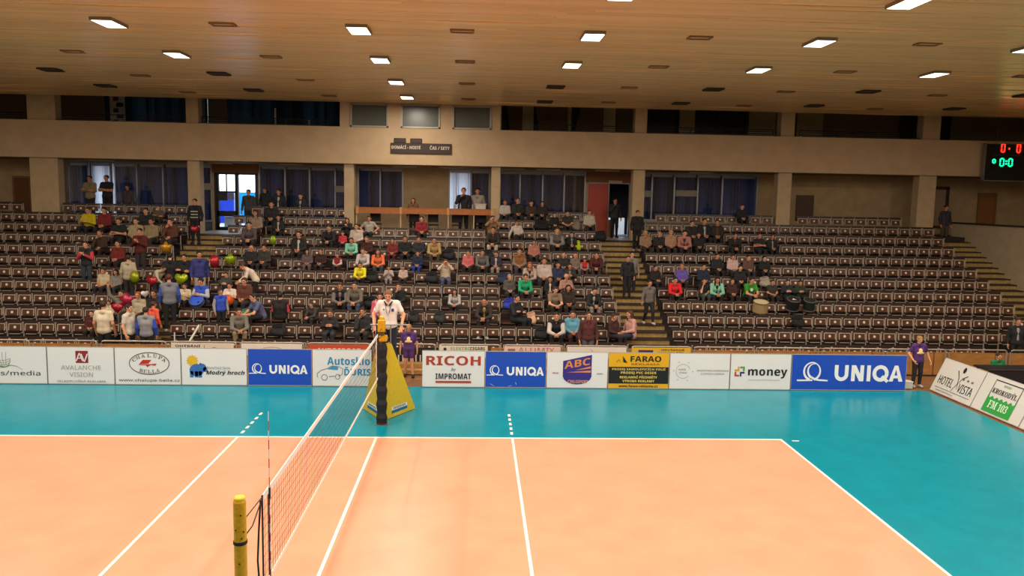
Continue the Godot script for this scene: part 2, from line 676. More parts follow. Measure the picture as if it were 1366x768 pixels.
# ---------------------------------------------------------------- walls behind the stand
func build_back_wall() -> void:
	var wallm := textured("b49a74", 0.85, V(0.3, 0.3, 0.3), 0.9, 1.0, 0.02, 15)
	var zw := -22.8
	# lower wall: solid pieces between openings [x0, x1, sill, head]
	var holes := [[-15.45, -10.2, 3.93, 6.42], [-9.95, -9.32, 3.93, 6.42], [-9.24, -7.36, 3.57, 6.06], [-7.3, -3.55, 3.93, 6.42], [-3.05, -1.1, 4.4, 6.42], [0.9, 2.68, 4.4, 6.42], [3.12, 6.9, 4.3, 6.42], [6.96, 8.88, 3.57, 5.96], [9.25, 14.6, 4.3, 6.42], [22.4, 23.3, 4.2, 6.0]]
	var w := MB.new()
	var x := -24.5
	for h in holes:
		w.ab(x, h[0], -0.3, 6.45, zw - 0.25, zw)
		w.ab(h[0], h[1], -0.3, h[2], zw - 0.25, zw)
		w.ab(h[0], h[1], h[3], 6.45, zw - 0.25, zw)
		x = h[1]
	w.ab(x, 27.5, -0.3, 6.45, zw - 0.25, zw)
	struct("wall_north", w, wallm)
	# columns, through both storeys
	var cm := textured("bca482", 0.85, V(0.4, 0.4, 0.4), 0.93, 1.0, 0.02, 16)
	var ci := 0
	for c in [[-15.73, -14.63], [-9.54, -9.05], [-3.29, -2.89], [2.7, 3.07], [8.54, 9.04], [14.62, 15.2], [20.62, 21.37]]:
		w = MB.new()
		w.cbox(V((c[0] + c[1]) / 2.0, 6.6, -20.72), V(c[1] - c[0], 6.8, 0.5), 0.015)
		ci += 1
		struct("trim_%d" % ci, w, cm)
	# windows: frames, panes and curtains
	var silver := mat("8f949c", 0.4, 0.5)
	var glass := StandardMaterial3D.new()
	glass.albedo_color = Color(0.1, 0.11, 0.12, 0.03)
	glass.transparency = BaseMaterial3D.TRANSPARENCY_ALPHA
	glass.roughness = 0.05
	var navy := mat("1f253a", 0.9, 0.0, "curtain")
	navy.backlight_enabled = true
	navy.backlight = Color(0.8, 0.8, 0.8)
	var pale := mat("e2e6ee", 0.9, 0.0, "curtain")
	pale.backlight_enabled = true
	pale.backlight = Color(1.0, 1.0, 1.0)
	var bays := [
		[-15.45, -10.2, 3.93, [[-15.45, -14.55, 0], [-14.55, -13.6, 1], [-13.6, -12.5, 0], [-12.5, -11.4, 0], [-11.4, -10.2, 0]], "beside the broad column"],
		[-9.95, -9.32, 3.93, [[-9.95, -9.32, 0]], "beside the glazed door"],
		[-7.3, -3.55, 3.93, [[-7.3, -6.2, 0], [-6.2, -5.15, 0], [-5.15, -4.1, 0], [-4.05, -3.55, 0]], "past the glazed door"],
		[-3.05, -1.1, 4.4, [[-3.05, -2.1, 0], [-2.1, -1.1, 0]], "behind the press desk"],
		[0.9, 2.68, 4.4, [[0.9, 1.85, 1], [1.85, 2.68, 0]], "behind the microphone speaker"],
		[3.12, 6.9, 4.3, [[3.12, 4.0, 0], [4.0, 5.0, 0], [5.0, 5.95, 0], [5.95, 6.9, 0]], "before the red door"],
		[9.25, 14.6, 4.3, [[9.25, 9.85, 0], [9.85, 10.85, 0], [10.85, 11.9, 2], [11.9, 13.0, 0], [13.0, 14.6, 0]], "past the red door"]]
	var wi := 0
	for bay in bays:
		wi += 1
		var f := MB.new()
		var x0: float = bay[0]
		var x1: float = bay[1]
		var s: float = bay[2]
		f.ab(x0, x1, 6.36, 6.42, zw - 0.1, zw + 0.0)
		f.ab(x0, x1, s, s + 0.08, zw - 0.1, zw + 0.0)
		for p in bay[3]:
			f.ab(p[0] - 0.03, p[0] + 0.03, s, 6.42, zw - 0.1, zw + 0.02)
		f.ab(x1 - 0.06, x1, s, 6.42, zw - 0.1, zw + 0.02)
		var fr := struct("window_%d" % wi, f, silver)
		var k := 0
		for p in bay[3]:
			var g := MB.new()
			g.ab(p[0] + 0.03, p[1] - 0.03, s + 0.08, 6.36, zw - 0.055, zw - 0.05)
			obj("pane", g, glass, fr)
			if p[2] == 2:  # a panel of the window with a pale ventilator box, curtain below only
				g = MB.new()
				g.cbox(V((p[0] + p[1]) / 2.0, 5.55, zw + 0.02), V(p[1] - p[0] - 0.08, 0.28, 0.12), 0.02)
				obj("ventilator", g, mat("8a8272", 0.6), fr)
			k += 1
			var ends := V(0.1 if p[0] == x0 else 0.0, 0.1 if p[1] == x1 else 0.0, 0.0)
			var c := curtain(p[0] - 0.04 - ends.x, p[1] + 0.04 + ends.y, s - 0.1, 6.5, zw - 0.37 - 0.14 * (k % 2), k + wi * 9)
			var cu := single("curtain", c, pale if p[2] == 1 else navy, "%s pleated window curtain, %s panel of the window %s" % ["pale daylit" if p[2] == 1 else "dark blue", NTH[k - 1], bay[4]], "curtain", "curtains of the back wall")
			var hd := MB.new()
			hd.ab(p[0] + 0.04, p[1] - 0.04, 6.27 - rng.randf() * 0.03, 6.36, zw - 0.27, zw - 0.25)
			obj("header_tape", hd, mat("b4bccc", 0.8), cu)
	# pale ventilator boxes on the narrow windows
	for q in [[-9.9, -9.35, 5.45], [-4.05, -3.58, 5.45], [9.28, 9.82, 5.5]]:
		var g := MB.new()
		g.cbox(V((q[0] + q[1]) / 2.0, q[2], zw + 0.06), V(q[1] - q[0], 0.28, 0.1), 0.015)
		single("ventilator_box", g, mat("8d867a", 0.6), "pale ventilator box across the narrow window %s" % ("beside the glazed door" if q[0] < -9.0 else ("by the press desk column" if q[0] < 0.0 else "by the red door column")), "ventilator")
	# glazed double door with the terrace behind it
	var darkm := mat("15171c", 0.45)
	w = MB.new()
	for xx in [-9.2, -8.26, -7.4]:
		w.ab(xx - 0.04, xx + 0.04, 3.57, 6.06, zw - 0.2, zw - 0.05)
	w.ab(-9.24, -7.36, 5.98, 6.06, zw - 0.2, zw - 0.05)
	var gd := struct("door_1", w, darkm)
	w = MB.new()
	w.ab(-9.16, -8.3, 3.57, 3.72, zw - 0.16, zw - 0.1)
	w.ab(-9.16, -8.3, 4.18, 4.42, zw - 0.16, zw - 0.1)
	w.ab(-9.16, -9.08, 3.57, 5.98, zw - 0.16, zw - 0.1)
	w.ab(-8.38, -8.3, 3.57, 5.98, zw - 0.16, zw - 0.1)
	w.ab(-8.77, -8.72, 5.2, 5.98, zw - 0.16, zw - 0.1)
	w.ab(-9.1, -8.3, 5.2, 5.27, zw - 0.16, zw - 0.1)
	var leaf := obj("door_leaf", w, darkm, gd)
	w = MB.new()
	w.ab(-9.08, -8.38, 3.72, 5.98, zw - 0.135, zw - 0.13)
	obj("pane", w, glass, leaf)
	w = MB.new()
	w.ab(-9.08, -8.7, 4.86, 5.2, zw - 0.12, zw - 0.09)
	obj("notice", w, mat("3a3a44", 0.7), leaf)
	w = MB.new()
	w.ab(-8.68, -8.42, 4.9, 5.18, zw - 0.12, zw - 0.09)
	obj("notice", w, mat("8a90a8", 0.7), leaf)
	w = MB.new()
	w.ab(-7.52, -7.44, 3.57, 5.98, zw - 0.16, zw - 0.1)
	obj("side_light", w, darkm, gd)
	w = MB.new()
	w.ab(-9.3, -7.3, 6.06, 6.45, zw, zw + 0.05)
	struct("trim_8", w, mat("7a4a26", 0.6))
	w = MB.new()
	w.ab(-13.5, -6.0, 3.2, 3.57, -31.5, zw - 0.2)
	var ter := struct("trim_9", w, mat("b8bcc0", 0.8))
	w = MB.new()
	w.ab(-13.4, -10.85, 3.57, 5.26, -31.1, -31.0)
	obj("blue_hoarding", w, mat("1c48e0", 0.5), ter)
	w = MB.new()
	w.ab(-10.8, -6.2, 3.57, 5.22, -31.1, -31.0)
	obj("cyan_hoarding", w, mat("14b0f8", 0.5), ter)
	w = MB.new()
	w.ab(-9.05, -8.3, 3.6, 4.15, -23.6, -23.5)
	obj("white_board", w, mat("d8e4e8", 0.6), ter)
	# red door: one red leaf closed, the other side open on a vestibule
	var dm := mat("5a5048", 0.5)
	w = MB.new()
	for xx in [6.98, 7.93, 8.86]:
		w.ab(xx - 0.025, xx + 0.025, 3.57, 5.96, zw - 0.2, zw + 0.02)
	w.ab(6.96, 8.88, 5.9, 5.96, zw - 0.2, zw + 0.02)
	var rd := struct("door_2", w, mat("8a8078", 0.45, 0.3))
	w = MB.new()
	w.cbox(V(7.455, 4.74, zw - 0.08), V(0.9, 2.32, 0.06), 0.008)
	var rl := obj("red_leaf", w, mat("b03a28", 0.5), rd)
	w = MB.new()
	w.cbox(V(7.82, 4.62, zw - 0.02), V(0.03, 0.16, 0.05), 0.006)
	obj("handle", w, mat("a8a8a8", 0.3, 0.8), rl)
	w = MB.new()
	w.ab(6.9, 8.9, 5.96, 6.42, zw, zw + 0.05)
	struct("trim_10", w, mat("7e4a24", 0.6))
	w = MB.new()
	w.cbox(V(8.2, 5.98, zw + 0.1), V(0.6, 0.14, 0.08), 0.01)
	single("exit_lamp", w, mat("a89a86", 0.5), "pale unlit lamp box over the red door", "lamp")
	w = MB.new()  # vestibule
	w.ab(6.5, 9.4, 3.2, 3.57, -25.6, zw - 0.2)
	w.ab(6.4, 6.5, 3.2, 6.4, -25.6, zw - 0.25)
	w.ab(9.4, 9.5, 3.2, 6.4, -25.6, zw - 0.25)
	w.ab(6.4, 9.5, 6.3, 6.45, -25.6, zw - 0.25)
	w.ab(6.4, 7.6, 3.2, 6.4, -25.7, -25.6)
	w.ab(9.2, 9.5, 3.2, 6.4, -25.7, -25.6)
	w.ab(7.6, 9.2, 4.35, 6.4, -25.7, -25.6)
	var ves := struct("wall_vestibule", w, mat("4a4e5c", 0.8))
	w = MB.new()
	w.ab(7.96, 8.42, 3.57, 4.3, -23.9, -23.85)
	obj("wood_panel", w, mat("c0764c", 0.6), ves)
	# small service doors and wall panels
	for q in [[-17.61, -16.99, 3.93, 5.67, "6a3c1e", "door_3"], [-19.4, -18.5, 3.93, 5.7, "8a6a38", "door_4"], [24.75, 25.45, 4.2, 5.75, "8a5a28", "door_5"]]:
		w = MB.new()
		w.cbox(V((q[0] + q[1]) / 2.0, (q[2] + q[3]) / 2.0, zw + 0.03), V(q[1] - q[0], q[3] - q[2], 0.05), 0.006)
		var d := struct(q[5], w, mat(q[4], 0.6))
		w = MB.new()
		for s2 in [q[0] - 0.04, q[1] + 0.04]:
			w.ab(s2 - 0.04, s2 + 0.04, q[2], q[3] + 0.08, zw, zw + 0.08)
		w.ab(q[0], q[1], q[3], q[3] + 0.08, zw, zw + 0.08)
		obj("door_frame", w, mat("7a5c36", 0.6), d)
	w = MB.new()
	w.cbox(V(16.75, 5.0, zw + 0.04), V(0.8, 1.14, 0.06), 0.008)
	single("wall_hatch", w, mat("4f3620", 0.6), "dark brown wall panel on the beige wall above the side-wall block", "panel")
	w = MB.new()  # far side door: dark frame, dim pane
	for xx in [22.42, 23.28]:
		w.ab(xx - 0.05, xx + 0.05, 4.0, 6.05, zw - 0.1, zw + 0.05)
	w.ab(22.4, 23.3, 5.95, 6.08, zw - 0.1, zw + 0.05)
	w.ab(22.4, 23.3, 4.2, 4.32, zw - 0.1, zw + 0.05)
	var d6 := struct("door_6", w, mat("3a2c22", 0.5))
	w = MB.new()
	w.ab(22.46, 23.24, 4.32, 5.95, zw - 0.08, zw - 0.05)
	obj("pane", w, mat("9a8068", 0.3), d6)
	# soffit lamps under the gallery edge, unlit
	for q in [-13.3, -8.5, -5.6, -0.9, 1.0, 3.6, 5.1, 7.6, 11.6]:
		w = MB.new()
		w.cbox(V(0, 0, 0), V(1.0, 0.06, 0.16), 0.015)
		single("strip_lamp", w, mat("b4a48c", 0.5), "unlit pale strip lamp under the gallery, %s from the balloon end" % NTH[[-13.3, -8.5, -5.6, -0.9, 1.0, 3.6, 5.1, 7.6, 11.6].find(q)], "lamp", "strip lamps under the gallery", V(q, 6.42, -21.3))
	# the wall beside the outer stairs, with its dark coping
	w = MB.new()
	w.ab(22.4, 22.65, -0.3, 4.48, -20.9, 6.0)
	struct("wall_stairs", w, textured("a8967a", 0.85, V(0.3, 0.3, 0.3), 0.92, 1.0, 0.02, 17))
	w = MB.new()
	w.cbox(V(22.525, 4.51, -7.45), V(0.33, 0.06, 27.0), 0.01)
	struct("trim_11", w, mat("2a2018", 0.5))
	w = MB.new()
	w.ab(22.65, 27.3, 3.7, 3.93, -22.8, -10.0)
	struct("floor_side", w, mat("6a5640", 0.7))

func curtain(x0: float, x1: float, y0: float, y1: float, z: float, sd: int) -> MB:
	var r := RandomNumberGenerator.new()
	r.seed = sd * 31 + 5
	var b := MB.new()
	var nseg := int((x1 - x0) / 0.012)
	var ph := r.randf() * TAU
	var prev_t := V(x0, y1, z)
	var prev_b := V(x0, y0, z)
	for i in range(1, nseg + 1):
		var u := float(i) / nseg
		ph += 0.012 * TAU / (0.13 + 0.05 * sin(u * 9.0 + sd) + 0.02 * sin(u * 31.0 + sd * 2.0))
		var deep := 0.75 + 0.5 * sin(u * 13.0 + sd * 1.7)
		var xx := clampf(lerpf(x0, x1, u) + 0.026 * deep * sin(ph * 2.0), x0, x1)
		var t := V(xx, y1, z + 0.035 * deep * sin(ph))
		var q := V(xx, y0, z + 0.045 * deep * sin(ph))
		b.face([prev_t, t, q, prev_b], Vector3.BACK)
		prev_t = t
		prev_b = q
	return b

# ---------------------------------------------------------------- gallery
func gallery_cloth(k: int) -> StandardMaterial3D:
	var m: StandardMaterial3D = mat(["263840", "1c282e", "2e424c"][k], 0.9, 0.0, "gallery")
	m.backlight_enabled = true
	m.backlight = Color(0.4, 0.4, 0.4)
	return m

func build_gallery() -> void:
	var fm := textured("c4a987", 0.85, V(0.25, 0.25, 0.25), 0.94, 1.0, 0.02, 18)
	var w := MB.new()
	w.ab(-24.5, 27.5, 6.47, 7.93, -20.5, -20.3)
	struct("wall_gallery", w, fm)
	w = MB.new()
	w.ab(-24.5, 27.5, 6.45, 6.75, -24.3, -20.5)
	struct("floor_gallery", w, mat("80684a", 0.85))
	# commentary booth, flush with the gallery front, three windows
	w = MB.new()
	var cuts := [[-3.0, -1.48], [-0.98, 0.6], [1.09, 2.66]]
	var x := -3.41
	for c in cuts:
		w.ab(x, c[0], 7.93, 8.93, -20.5, -20.3)
		w.ab(c[0], c[1], 8.84, 8.93, -20.5, -20.3)
		x = c[1]
	w.ab(x, 3.02, 7.93, 8.93, -20.5, -20.3)
	w.ab(-3.41, -3.2, 6.75, 9.4, -24.0, -20.5)
	w.ab(2.82, 3.02, 6.75, 9.4, -24.0, -20.5)
	struct("wall_booth", w, fm)
	var k := 20
	for c in cuts:
		k += 1
		w = MB.new()
		w.ab(c[0], c[1], 7.93, 7.99, -20.45, -20.26)
		w.ab(c[0], c[1], 8.8, 8.86, -20.45, -20.26)
		w.ab(c[0], c[0] + 0.07, 7.93, 8.86, -20.45, -20.26)
		w.ab(c[1] - 0.07, c[1], 7.93, 8.86, -20.45, -20.26)
		var f := struct("window_%d" % k, w, mat("a39c90", 0.45, 0.2))
		w = MB.new()
		w.ab(c[0] + 0.07, c[1] - 0.07, 7.99, 8.8, -20.37, -20.36)
		var gm := mat("4a4f48", 0.3, 0.0, "booth")
		obj("pane", w, gm, f)
	# back wall of the gallery: windows with drawn drapes
	var back := MB.new()
	var gx := -24.5
	for g in [[-14.2, -9.9], [-8.9, -3.6]]:
		back.ab(gx, g[0], 6.75, 10.1, -24.5, -24.25)
		back.ab(g[0], g[1], 6.75, 7.4, -24.5, -24.25)
		back.ab(g[0], g[1], 9.7, 10.1, -24.5, -24.25)
		gx = g[1]
	back.ab(gx, 27.5, 6.75, 10.1, -24.5, -24.25)
	struct("wall_gallery_back", back, mat("9a8460", 0.85))
	var i := 0
	var dk := mat("241f1c", 0.4)
	for q in [[-14.2, -9.9, "1a2530"], [-8.9, -3.6, "16242e"], [3.2, 8.4, "4a3a2c"], [9.2, 14.4, "1a1512"], [21.6, 24.0, "17130f"]]:
		i += 1
		w = MB.new()
		if q[0] > 0.0:
			w.ab(q[0], q[1], 7.4, 9.7, -24.27, -24.2)
		else:
			w.ab(q[0], q[1], 7.4, 7.48, -24.4, -24.3)
			w.ab(q[0], q[1], 9.62, 9.7, -24.4, -24.3)
		var f := struct("window_%d" % (30 + i), w, dk)
		var n := int((q[1] - q[0]) / 1.05)
		for j in n:
			var x0: float = lerpf(q[0], q[1], float(j) / n)
			var x1: float = lerpf(q[0], q[1], float(j + 1) / n)
			w = MB.new()
			w.ab(x0 - 0.02, x0 + 0.02, 7.4, 9.7, -24.2, -24.12)
			obj("mullion", w, mat("3a4048", 0.4, 0.4), f)
			if q[0] < 0.0:
				single("gallery_curtain", curtain(x0 - 0.05, x1 + 0.05, 6.77, 9.8, -23.95 - 0.12 * (j % 2), i * 17 + j), gallery_cloth((i + j) % 3), "dark teal curtain in the gallery window, %s panel %s" % [NTH[j], "by the broad column" if q[0] < -9.5 else "by the commentary booth"], "curtain", "gallery curtains")
	# the daylit gallery pane with papers stuck on it, and two bright slits between curtains
	var lit := mat("c8ccd0", 0.8, 0.0, "lit")
	for q in [[-14.0, -13.35, 7.5, 9.6], [-10.2, -9.9, 8.0, 9.6]]:
		w = MB.new()
		w.ab(q[0], q[1], 6.75, q[3], -23.9, -23.87)
		var bl := single("gallery_blind", w, mat("f4f4f4" if q[0] < -13.0 else "7a9cc4", 0.8), "%s in the gallery opening" % ("pale papered panel beside the broad column" if q[0] < -13.0 else "blue-grey narrow blind"), "blind")
		if q[0] < -13.0:
			for j in 5:
				w = MB.new()
				w.ab(-13.85 + 0.13 * (j % 2), -13.62 + 0.2 * (j % 2), 8.1 + 0.25 * j, 8.28 + 0.25 * j, -23.868, -23.86)
				obj("paper", w, mat(["4a4448", "6a5258", "57535a"][j % 3], 0.8), bl)
	for q in [[-6.35, 8.1, 8.75], [-4.95, 8.0, 8.3]]:
		w = MB.new()
		w.ab(q[0] - 0.03, q[0] + 0.03, 6.75, q[2], -21.9, -21.86)
		single("gallery_post", w, mat("b8bcc4", 0.4), "slim white post standing in the gallery %s" % ("mid way" if q[0] < -6.0 else "near the booth"), "post")
	# tapering brown drapes and pale wall pieces of the other gallery side
	for q in [[3.35, 4.1, 3.7, 4.05], [4.6, 6.1, 5.1, 6.1], [6.7, 7.7, 6.2, 7.7]]:
		w = MB.new()
		w.hexa([V(q[2], 6.75, -23.6), V(q[3], 6.75, -23.6), V(q[0], 9.5, -23.6), V(q[1], 9.5, -23.6), V(q[2], 6.75, -23.5), V(q[3], 6.75, -23.5), V(q[0], 9.5, -23.5), V(q[1], 9.5, -23.5)])
		single("gallery_drape", w, mat("86643f", 0.9), "brown gathered drape in the gallery, %s from the commentary booth" % NTH[int((q[0] - 3.0) / 1.5)], "drape")
	for q in [[3.75, 4.6], [5.6, 6.3], [7.4, 8.3], [11.2, 11.9], [14.4, 15.6], [16.6, 17.8]]:
		w = MB.new()
		w.ab(q[0], q[1], 6.75, 9.9, -23.9, -23.8)
		struct("trim_%d" % (40 + int(q[0])), w, mat("e8dcb8" if q[0] < 9.0 else "c8b898", 0.85))
	# rails on the gallery front
	k = 0
	for q in [[-22.0, -15.9], [-14.5, -9.7], [-9.0, -4.0], [4.5, 8.4], [9.2, 14.4], [15.5, 20.4]]:
		k += 1
		w = MB.new()
		for y in [8.05, 8.14, 8.22]:
			w.tube([V(q[0], y, -20.75), V(q[1], y, -20.75)], 0.016 if y < 8.2 else 0.024, 6)
		var x0: float = q[0]
		while x0 <= q[1] + 0.01:
			w.tube([V(x0, 7.6, -20.75), V(x0, 8.22, -20.75)], 0.018, 6)
			x0 += (q[1] - q[0]) / 3.0
		w.ab(q[0], q[1], 7.93, 7.97, -20.48, -20.32)
		single("gallery_rail", w, mat("17120e", 0.5), "dark metal rail along the gallery front, %s span from the balloon end" % NTH[k - 1], "railing", "gallery rails")

# ---------------------------------------------------------------- net, posts, referee stand
func build_net() -> void:
	var top := 2.24
	var yellow := textured("d6a50e", 0.4, V(3, 3, 3), 0.85, 1.0, 0.03, 21)
	var black := mat("14131a", 0.7)
	for s in [1.0, -1.0]:
		var zz: float = 5.5 * s
		var t := thing("net_post", "yellow round net post with black strap, at the camera end of the net" if s > 0 else "yellow net post wrapped in black padding before the referee stand", "net post", V(0, 0, zz), "net posts")
		var b := MB.new()
		b.lathe(V(0, 0, 0), [Vector2(0.0, 0.0), Vector2(0.058, 0.0), Vector2(0.058, 2.47), Vector2(0.05, 2.49), Vector2(0.0, 2.49)], 24)
		obj("pole", b, yellow, t)
		b = MB.new()
		b.lathe(V(0, 0, 0), [Vector2(0.0, 2.49), Vector2(0.052, 2.492), Vector2(0.052, 2.51), Vector2(0.044, 2.52), Vector2(0.0, 2.52)], 24)
		obj("cap", b, mat("e8c238", 0.35), t)
		b = MB.new()
		b.lathe(V(0, 0, 0), [Vector2(0.06, 2.07), Vector2(0.064, 2.075), Vector2(0.064, 2.1), Vector2(0.06, 2.105)], 24)
		obj("strap", b, black, t)
		for q in [[2.36, 0.4], [2.22, -0.4], [2.2, 0.8], [2.14, 0.5], [1.9, 0.1]]:
			b = MB.new()
			b.lathe(V(sin(q[1]) * 0.058, q[0], cos(q[1]) * 0.058), [Vector2(0.008, 0.0), Vector2(0.008, 0.006), Vector2(0, 0.006)], 8, Basis(Vector3.UP, q[1]) * Basis(Vector3.RIGHT, PI / 2.0))
			obj("bolt", b, mat("4a3c14", 0.5, 0.4), t)
		b = MB.new()
		b.lathe(V(0, 0, 0), [Vector2(0.0, 0.0), Vector2(0.16, 0.0), Vector2(0.16, 0.012), Vector2(0.07, 0.02), Vector2(0.058, 0.05)], 24)
		obj("base_plate", b, mat("8a8a8a", 0.4, 0.6), t)
		if s > 0:
			b = MB.new()
			b.cbox(V(0.07, 1.55, -0.02), V(0.07, 0.22, 0.09), 0.01)
			b.tube([V(0.1, 1.55, -0.02), V(0.18, 1.5, -0.02)], 0.012)
			obj("winch", b, mat("2c2018", 0.4, 0.4), t)
		else:  # padding: a tied black sleeve, lumpy, and the yellow head with its adjuster
			b = MB.new()
			var prof := [Vector2(0.0, 0.03), Vector2(0.13, 0.03)]
			for i in 18:
				prof.append(Vector2(0.118 + 0.016 * sin(i * 2.1), 0.06 + 0.107 * i))
			prof.append(Vector2(0.07, 1.93))
			b.lathe(V(0, 0, 0), prof, 16)
			obj("padding", b, mat("12121a", 0.75), t)
			b = MB.new()
			b.cbox(V(0.0, 2.3, 0.05), V(0.17, 0.3, 0.13), 0.02)
			b.cbox(V(0.03, 2.02, 0.03), V(0.2, 0.14, 0.14), 0.02)
			obj("adjuster", b, yellow, t)
			b = MB.new()
			b.cbox(V(0, 2.16, 0.07), V(0.2, 0.03, 0.14), 0.006)
			obj("strap", b, black, t)
	var net := thing("volleyball_net", "black square-mesh volleyball net with white tapes stretched between the posts", "net", Vector3.ZERO)
	var half := 4.75
	var b := MB.new()
	# netting: ten centimetre squares of cord
	var zn := -half
	while zn <= half + 0.001:
		b.box(V(0, top - 0.53, zn), V(0.0028, 0.92, 0.0028))
		zn += 0.1
	for i in 10:
		b.box(V(0, top - 0.07 - 0.1 * i, 0), V(0.0028, 0.0028, half * 2.0))
	var cords := obj("netting", b, mat("191417", 0.8), net)
	cords.set_meta("kind", "stuff")
	b = MB.new()
	b.cbox(V(0, top - 0.035, 0), V(0.012, 0.07, half * 2.0), 0.003)
	obj("top_tape", b, mat("e2dede", 0.7), net)
	b = MB.new()
	b.cbox(V(0, top - 0.985, 0), V(0.01, 0.045, half * 2.0), 0.003)
	obj("bottom_tape", b, mat("e6e2dc", 0.7), net)
	for s in [-1.0, 1.0]:
		b = MB.new()
		b.cbox(V(0, top - 0.5, s * 4.5), V(0.014, 1.0, 0.05 if s < 0 else 0.014), 0.003)
		obj("side_band", b, mat("dcd6d2", 0.7) if s < 0 else mat("4a2a34", 0.7), net)
		b = MB.new()
		b.cbox(V(0, top - 0.5, s * 4.74), V(0.014, 1.0, 0.03), 0.003)
		obj("end_lath", b, mat("1a1618", 0.7), net)
		b = MB.new()
		b.tube([V(0, top - 0.02, s * 4.74), V(0.01, top + 0.02, s * 5.44)], 0.006, 6)
		b.tube([V(0, top - 0.04, s * 4.76), V(0.0, top - 0.17, s * 5.1), V(0.02, top - 0.13, s * 5.44)], 0.007, 6)
		b.tube([V(0, top - 0.985, s * 4.74), V(0.01, top - 0.98, s * 5.44)], 0.006, 6)
		obj("tension_cord", b, mat("1c181a", 0.7), net)
		b = MB.new()
		b.tube([V(0, top - 0.03, s * 4.8), V(0.01, top - 0.3, s * 4.92), V(0.0, top - 0.6, s * 4.94), V(0.01, top - 0.98, s * 4.9)], 0.01, 6)
		obj("hanging_strap", b, mat("19151a", 0.7), net)
	for s in [1.0, -1.0]:
		var t := thing("net_antenna", "red and white striped antenna rod at the camera end of the net" if s > 0 else "red and white striped antenna rod at the net end by the referee", "antenna", V(0.012 * s, 0, 4.5 * s), "net antennas")
		for k in 18:
			b = MB.new()
			b.tube([V(0, 1.24 + 0.1 * k, 0), V(0, 1.34 + 0.1 * k, 0)], 0.0052, 8)
			obj("stripe", b, mat("b9323a" if k % 2 == 0 else "d8ccd0", 0.5), t)
		b = MB.new()
		b.cbox(V(0, 2.17, 0), V(0.02, 0.12, 0.03), 0.004)
		obj("sleeve", b, mat("2a2228", 0.7), t)

func build_referee_stand() -> void:
	var t := thing("referee_stand", "yellow padded wedge cover over the referee's ladder stand", "referee stand", Vector3.ZERO)
	var a := V(-0.02, 1.86, -5.78)
	var f := V(-0.01, 0.01, -5.72)
	var l := V(-0.62, 0.01, -6.84)
	var r := V(0.67, 0.01, -6.87)
	var yel := textured("d8b80e", 0.42, V(1.5, 1.5, 1.5), 0.9, 1.0, 0.03, 22)
	for q in [[l, f, "padded_face"], [f, r, "padded_face"]]:
		var b := MB.new()
		var top0: Vector3 = V(-0.17, 1.8, -6.0) if q[0] == l else a
		var top1: Vector3 = V(0.17, 1.8, -6.0) if q[1] == r else a
		var nrm: Vector3 = (q[1] - q[0]).cross(a - q[0]).normalized()
		if nrm.z < 0:
			nrm = -nrm
		b.hexa([q[0], q[1], top0, top1, q[0] - nrm * 0.07, q[1] - nrm * 0.07, top0 - nrm * 0.07, top1 - nrm * 0.07])
		var face := obj(q[2], b, yel, t)
		# a maker's label near the foot: white stripe of blurred print over a blue band
		var u: Vector3 = (q[1] - q[0]).normalized()
		var up: Vector3 = (a - (q[0] + q[1]) / 2.0).normalized()
		up = (up - u * up.dot(u)).normalized()
		var c: Vector3 = (q[0] + q[1]) / 2.0 + up * 0.16 + nrm * 0.004
		for k in 2:
			b = MB.new()
			b.box(c + up * (0.05 if k == 0 else -0.03), V(0.62, 0.09 if k == 0 else 0.07, 0.006), Basis(u, up, nrm))
			obj("label", b, mat("d8d8cc" if k == 0 else "1f5a8a", 0.5), face)
		for k in 9:
			b = MB.new()
			b.box(c + up * 0.05 + u * (0.055 * (k - 4)) + nrm * 0.004, V(0.035, 0.055, 0.002), Basis(u, up, nrm))
			obj("print", b, mat("4a6a86", 0.5), face)
		if q[1] == r:
			b = MB.new()
			b.box(a + u * 0.09 - up * 0.16 + nrm * 0.006, V(0.045, 0.2, 0.004), Basis(u, up, nrm))
			obj("black_tab", b, mat("17161a", 0.5), face)
	var b := MB.new()
	var steel := mat("8f9296", 0.35, 0.6)
	for x in [-0.16, 0.2]:
		b.tube([V(x, 0.0, -7.2), V(x, 1.16, -6.75)], 0.022, 8)
		b.tube([V(x, 0.0, -6.5), V(x, 1.16, -6.5)], 0.022, 8)
	for k in 4:
		b.tube([V(-0.16, 0.25 + 0.25 * k, -7.1 + 0.09 * k), V(0.2, 0.25 + 0.25 * k, -7.1 + 0.09 * k)], 0.016, 8)
	obj("ladder", b, steel, t)
	b = MB.new()
	b.cbox(V(0.03, 1.12, -6.62), V(0.5, 0.05, 0.5), 0.01)
	obj("platform", b, mat("5a5a5c", 0.5), t)
	b = MB.new()
	for x in [-0.33, 0.12]:
		b.tube([V(clampf(x, -0.16, 0.1), 1.14, -6.42), V(x, 2.2, -6.27)], 0.016, 8)
	b.tube([V(-0.36, 2.2, -6.27), V(0.53, 2.2, -6.27)], 0.018, 8)
	obj("handrail", b, steel, t)

# ---------------------------------------------------------------- advertising boards
func board(x0: float, x1: float, face: String, label: String, parent_at := V(0, 0, -9.1)) -> Node3D:
	var w := x1 - x0
	var t := thing("advertising_board", label, "advertising board", V((x0 + x1) / 2.0, 0, parent_at.z), "advertising boards along the sideline")
	board_body(t, w, face)
	return t

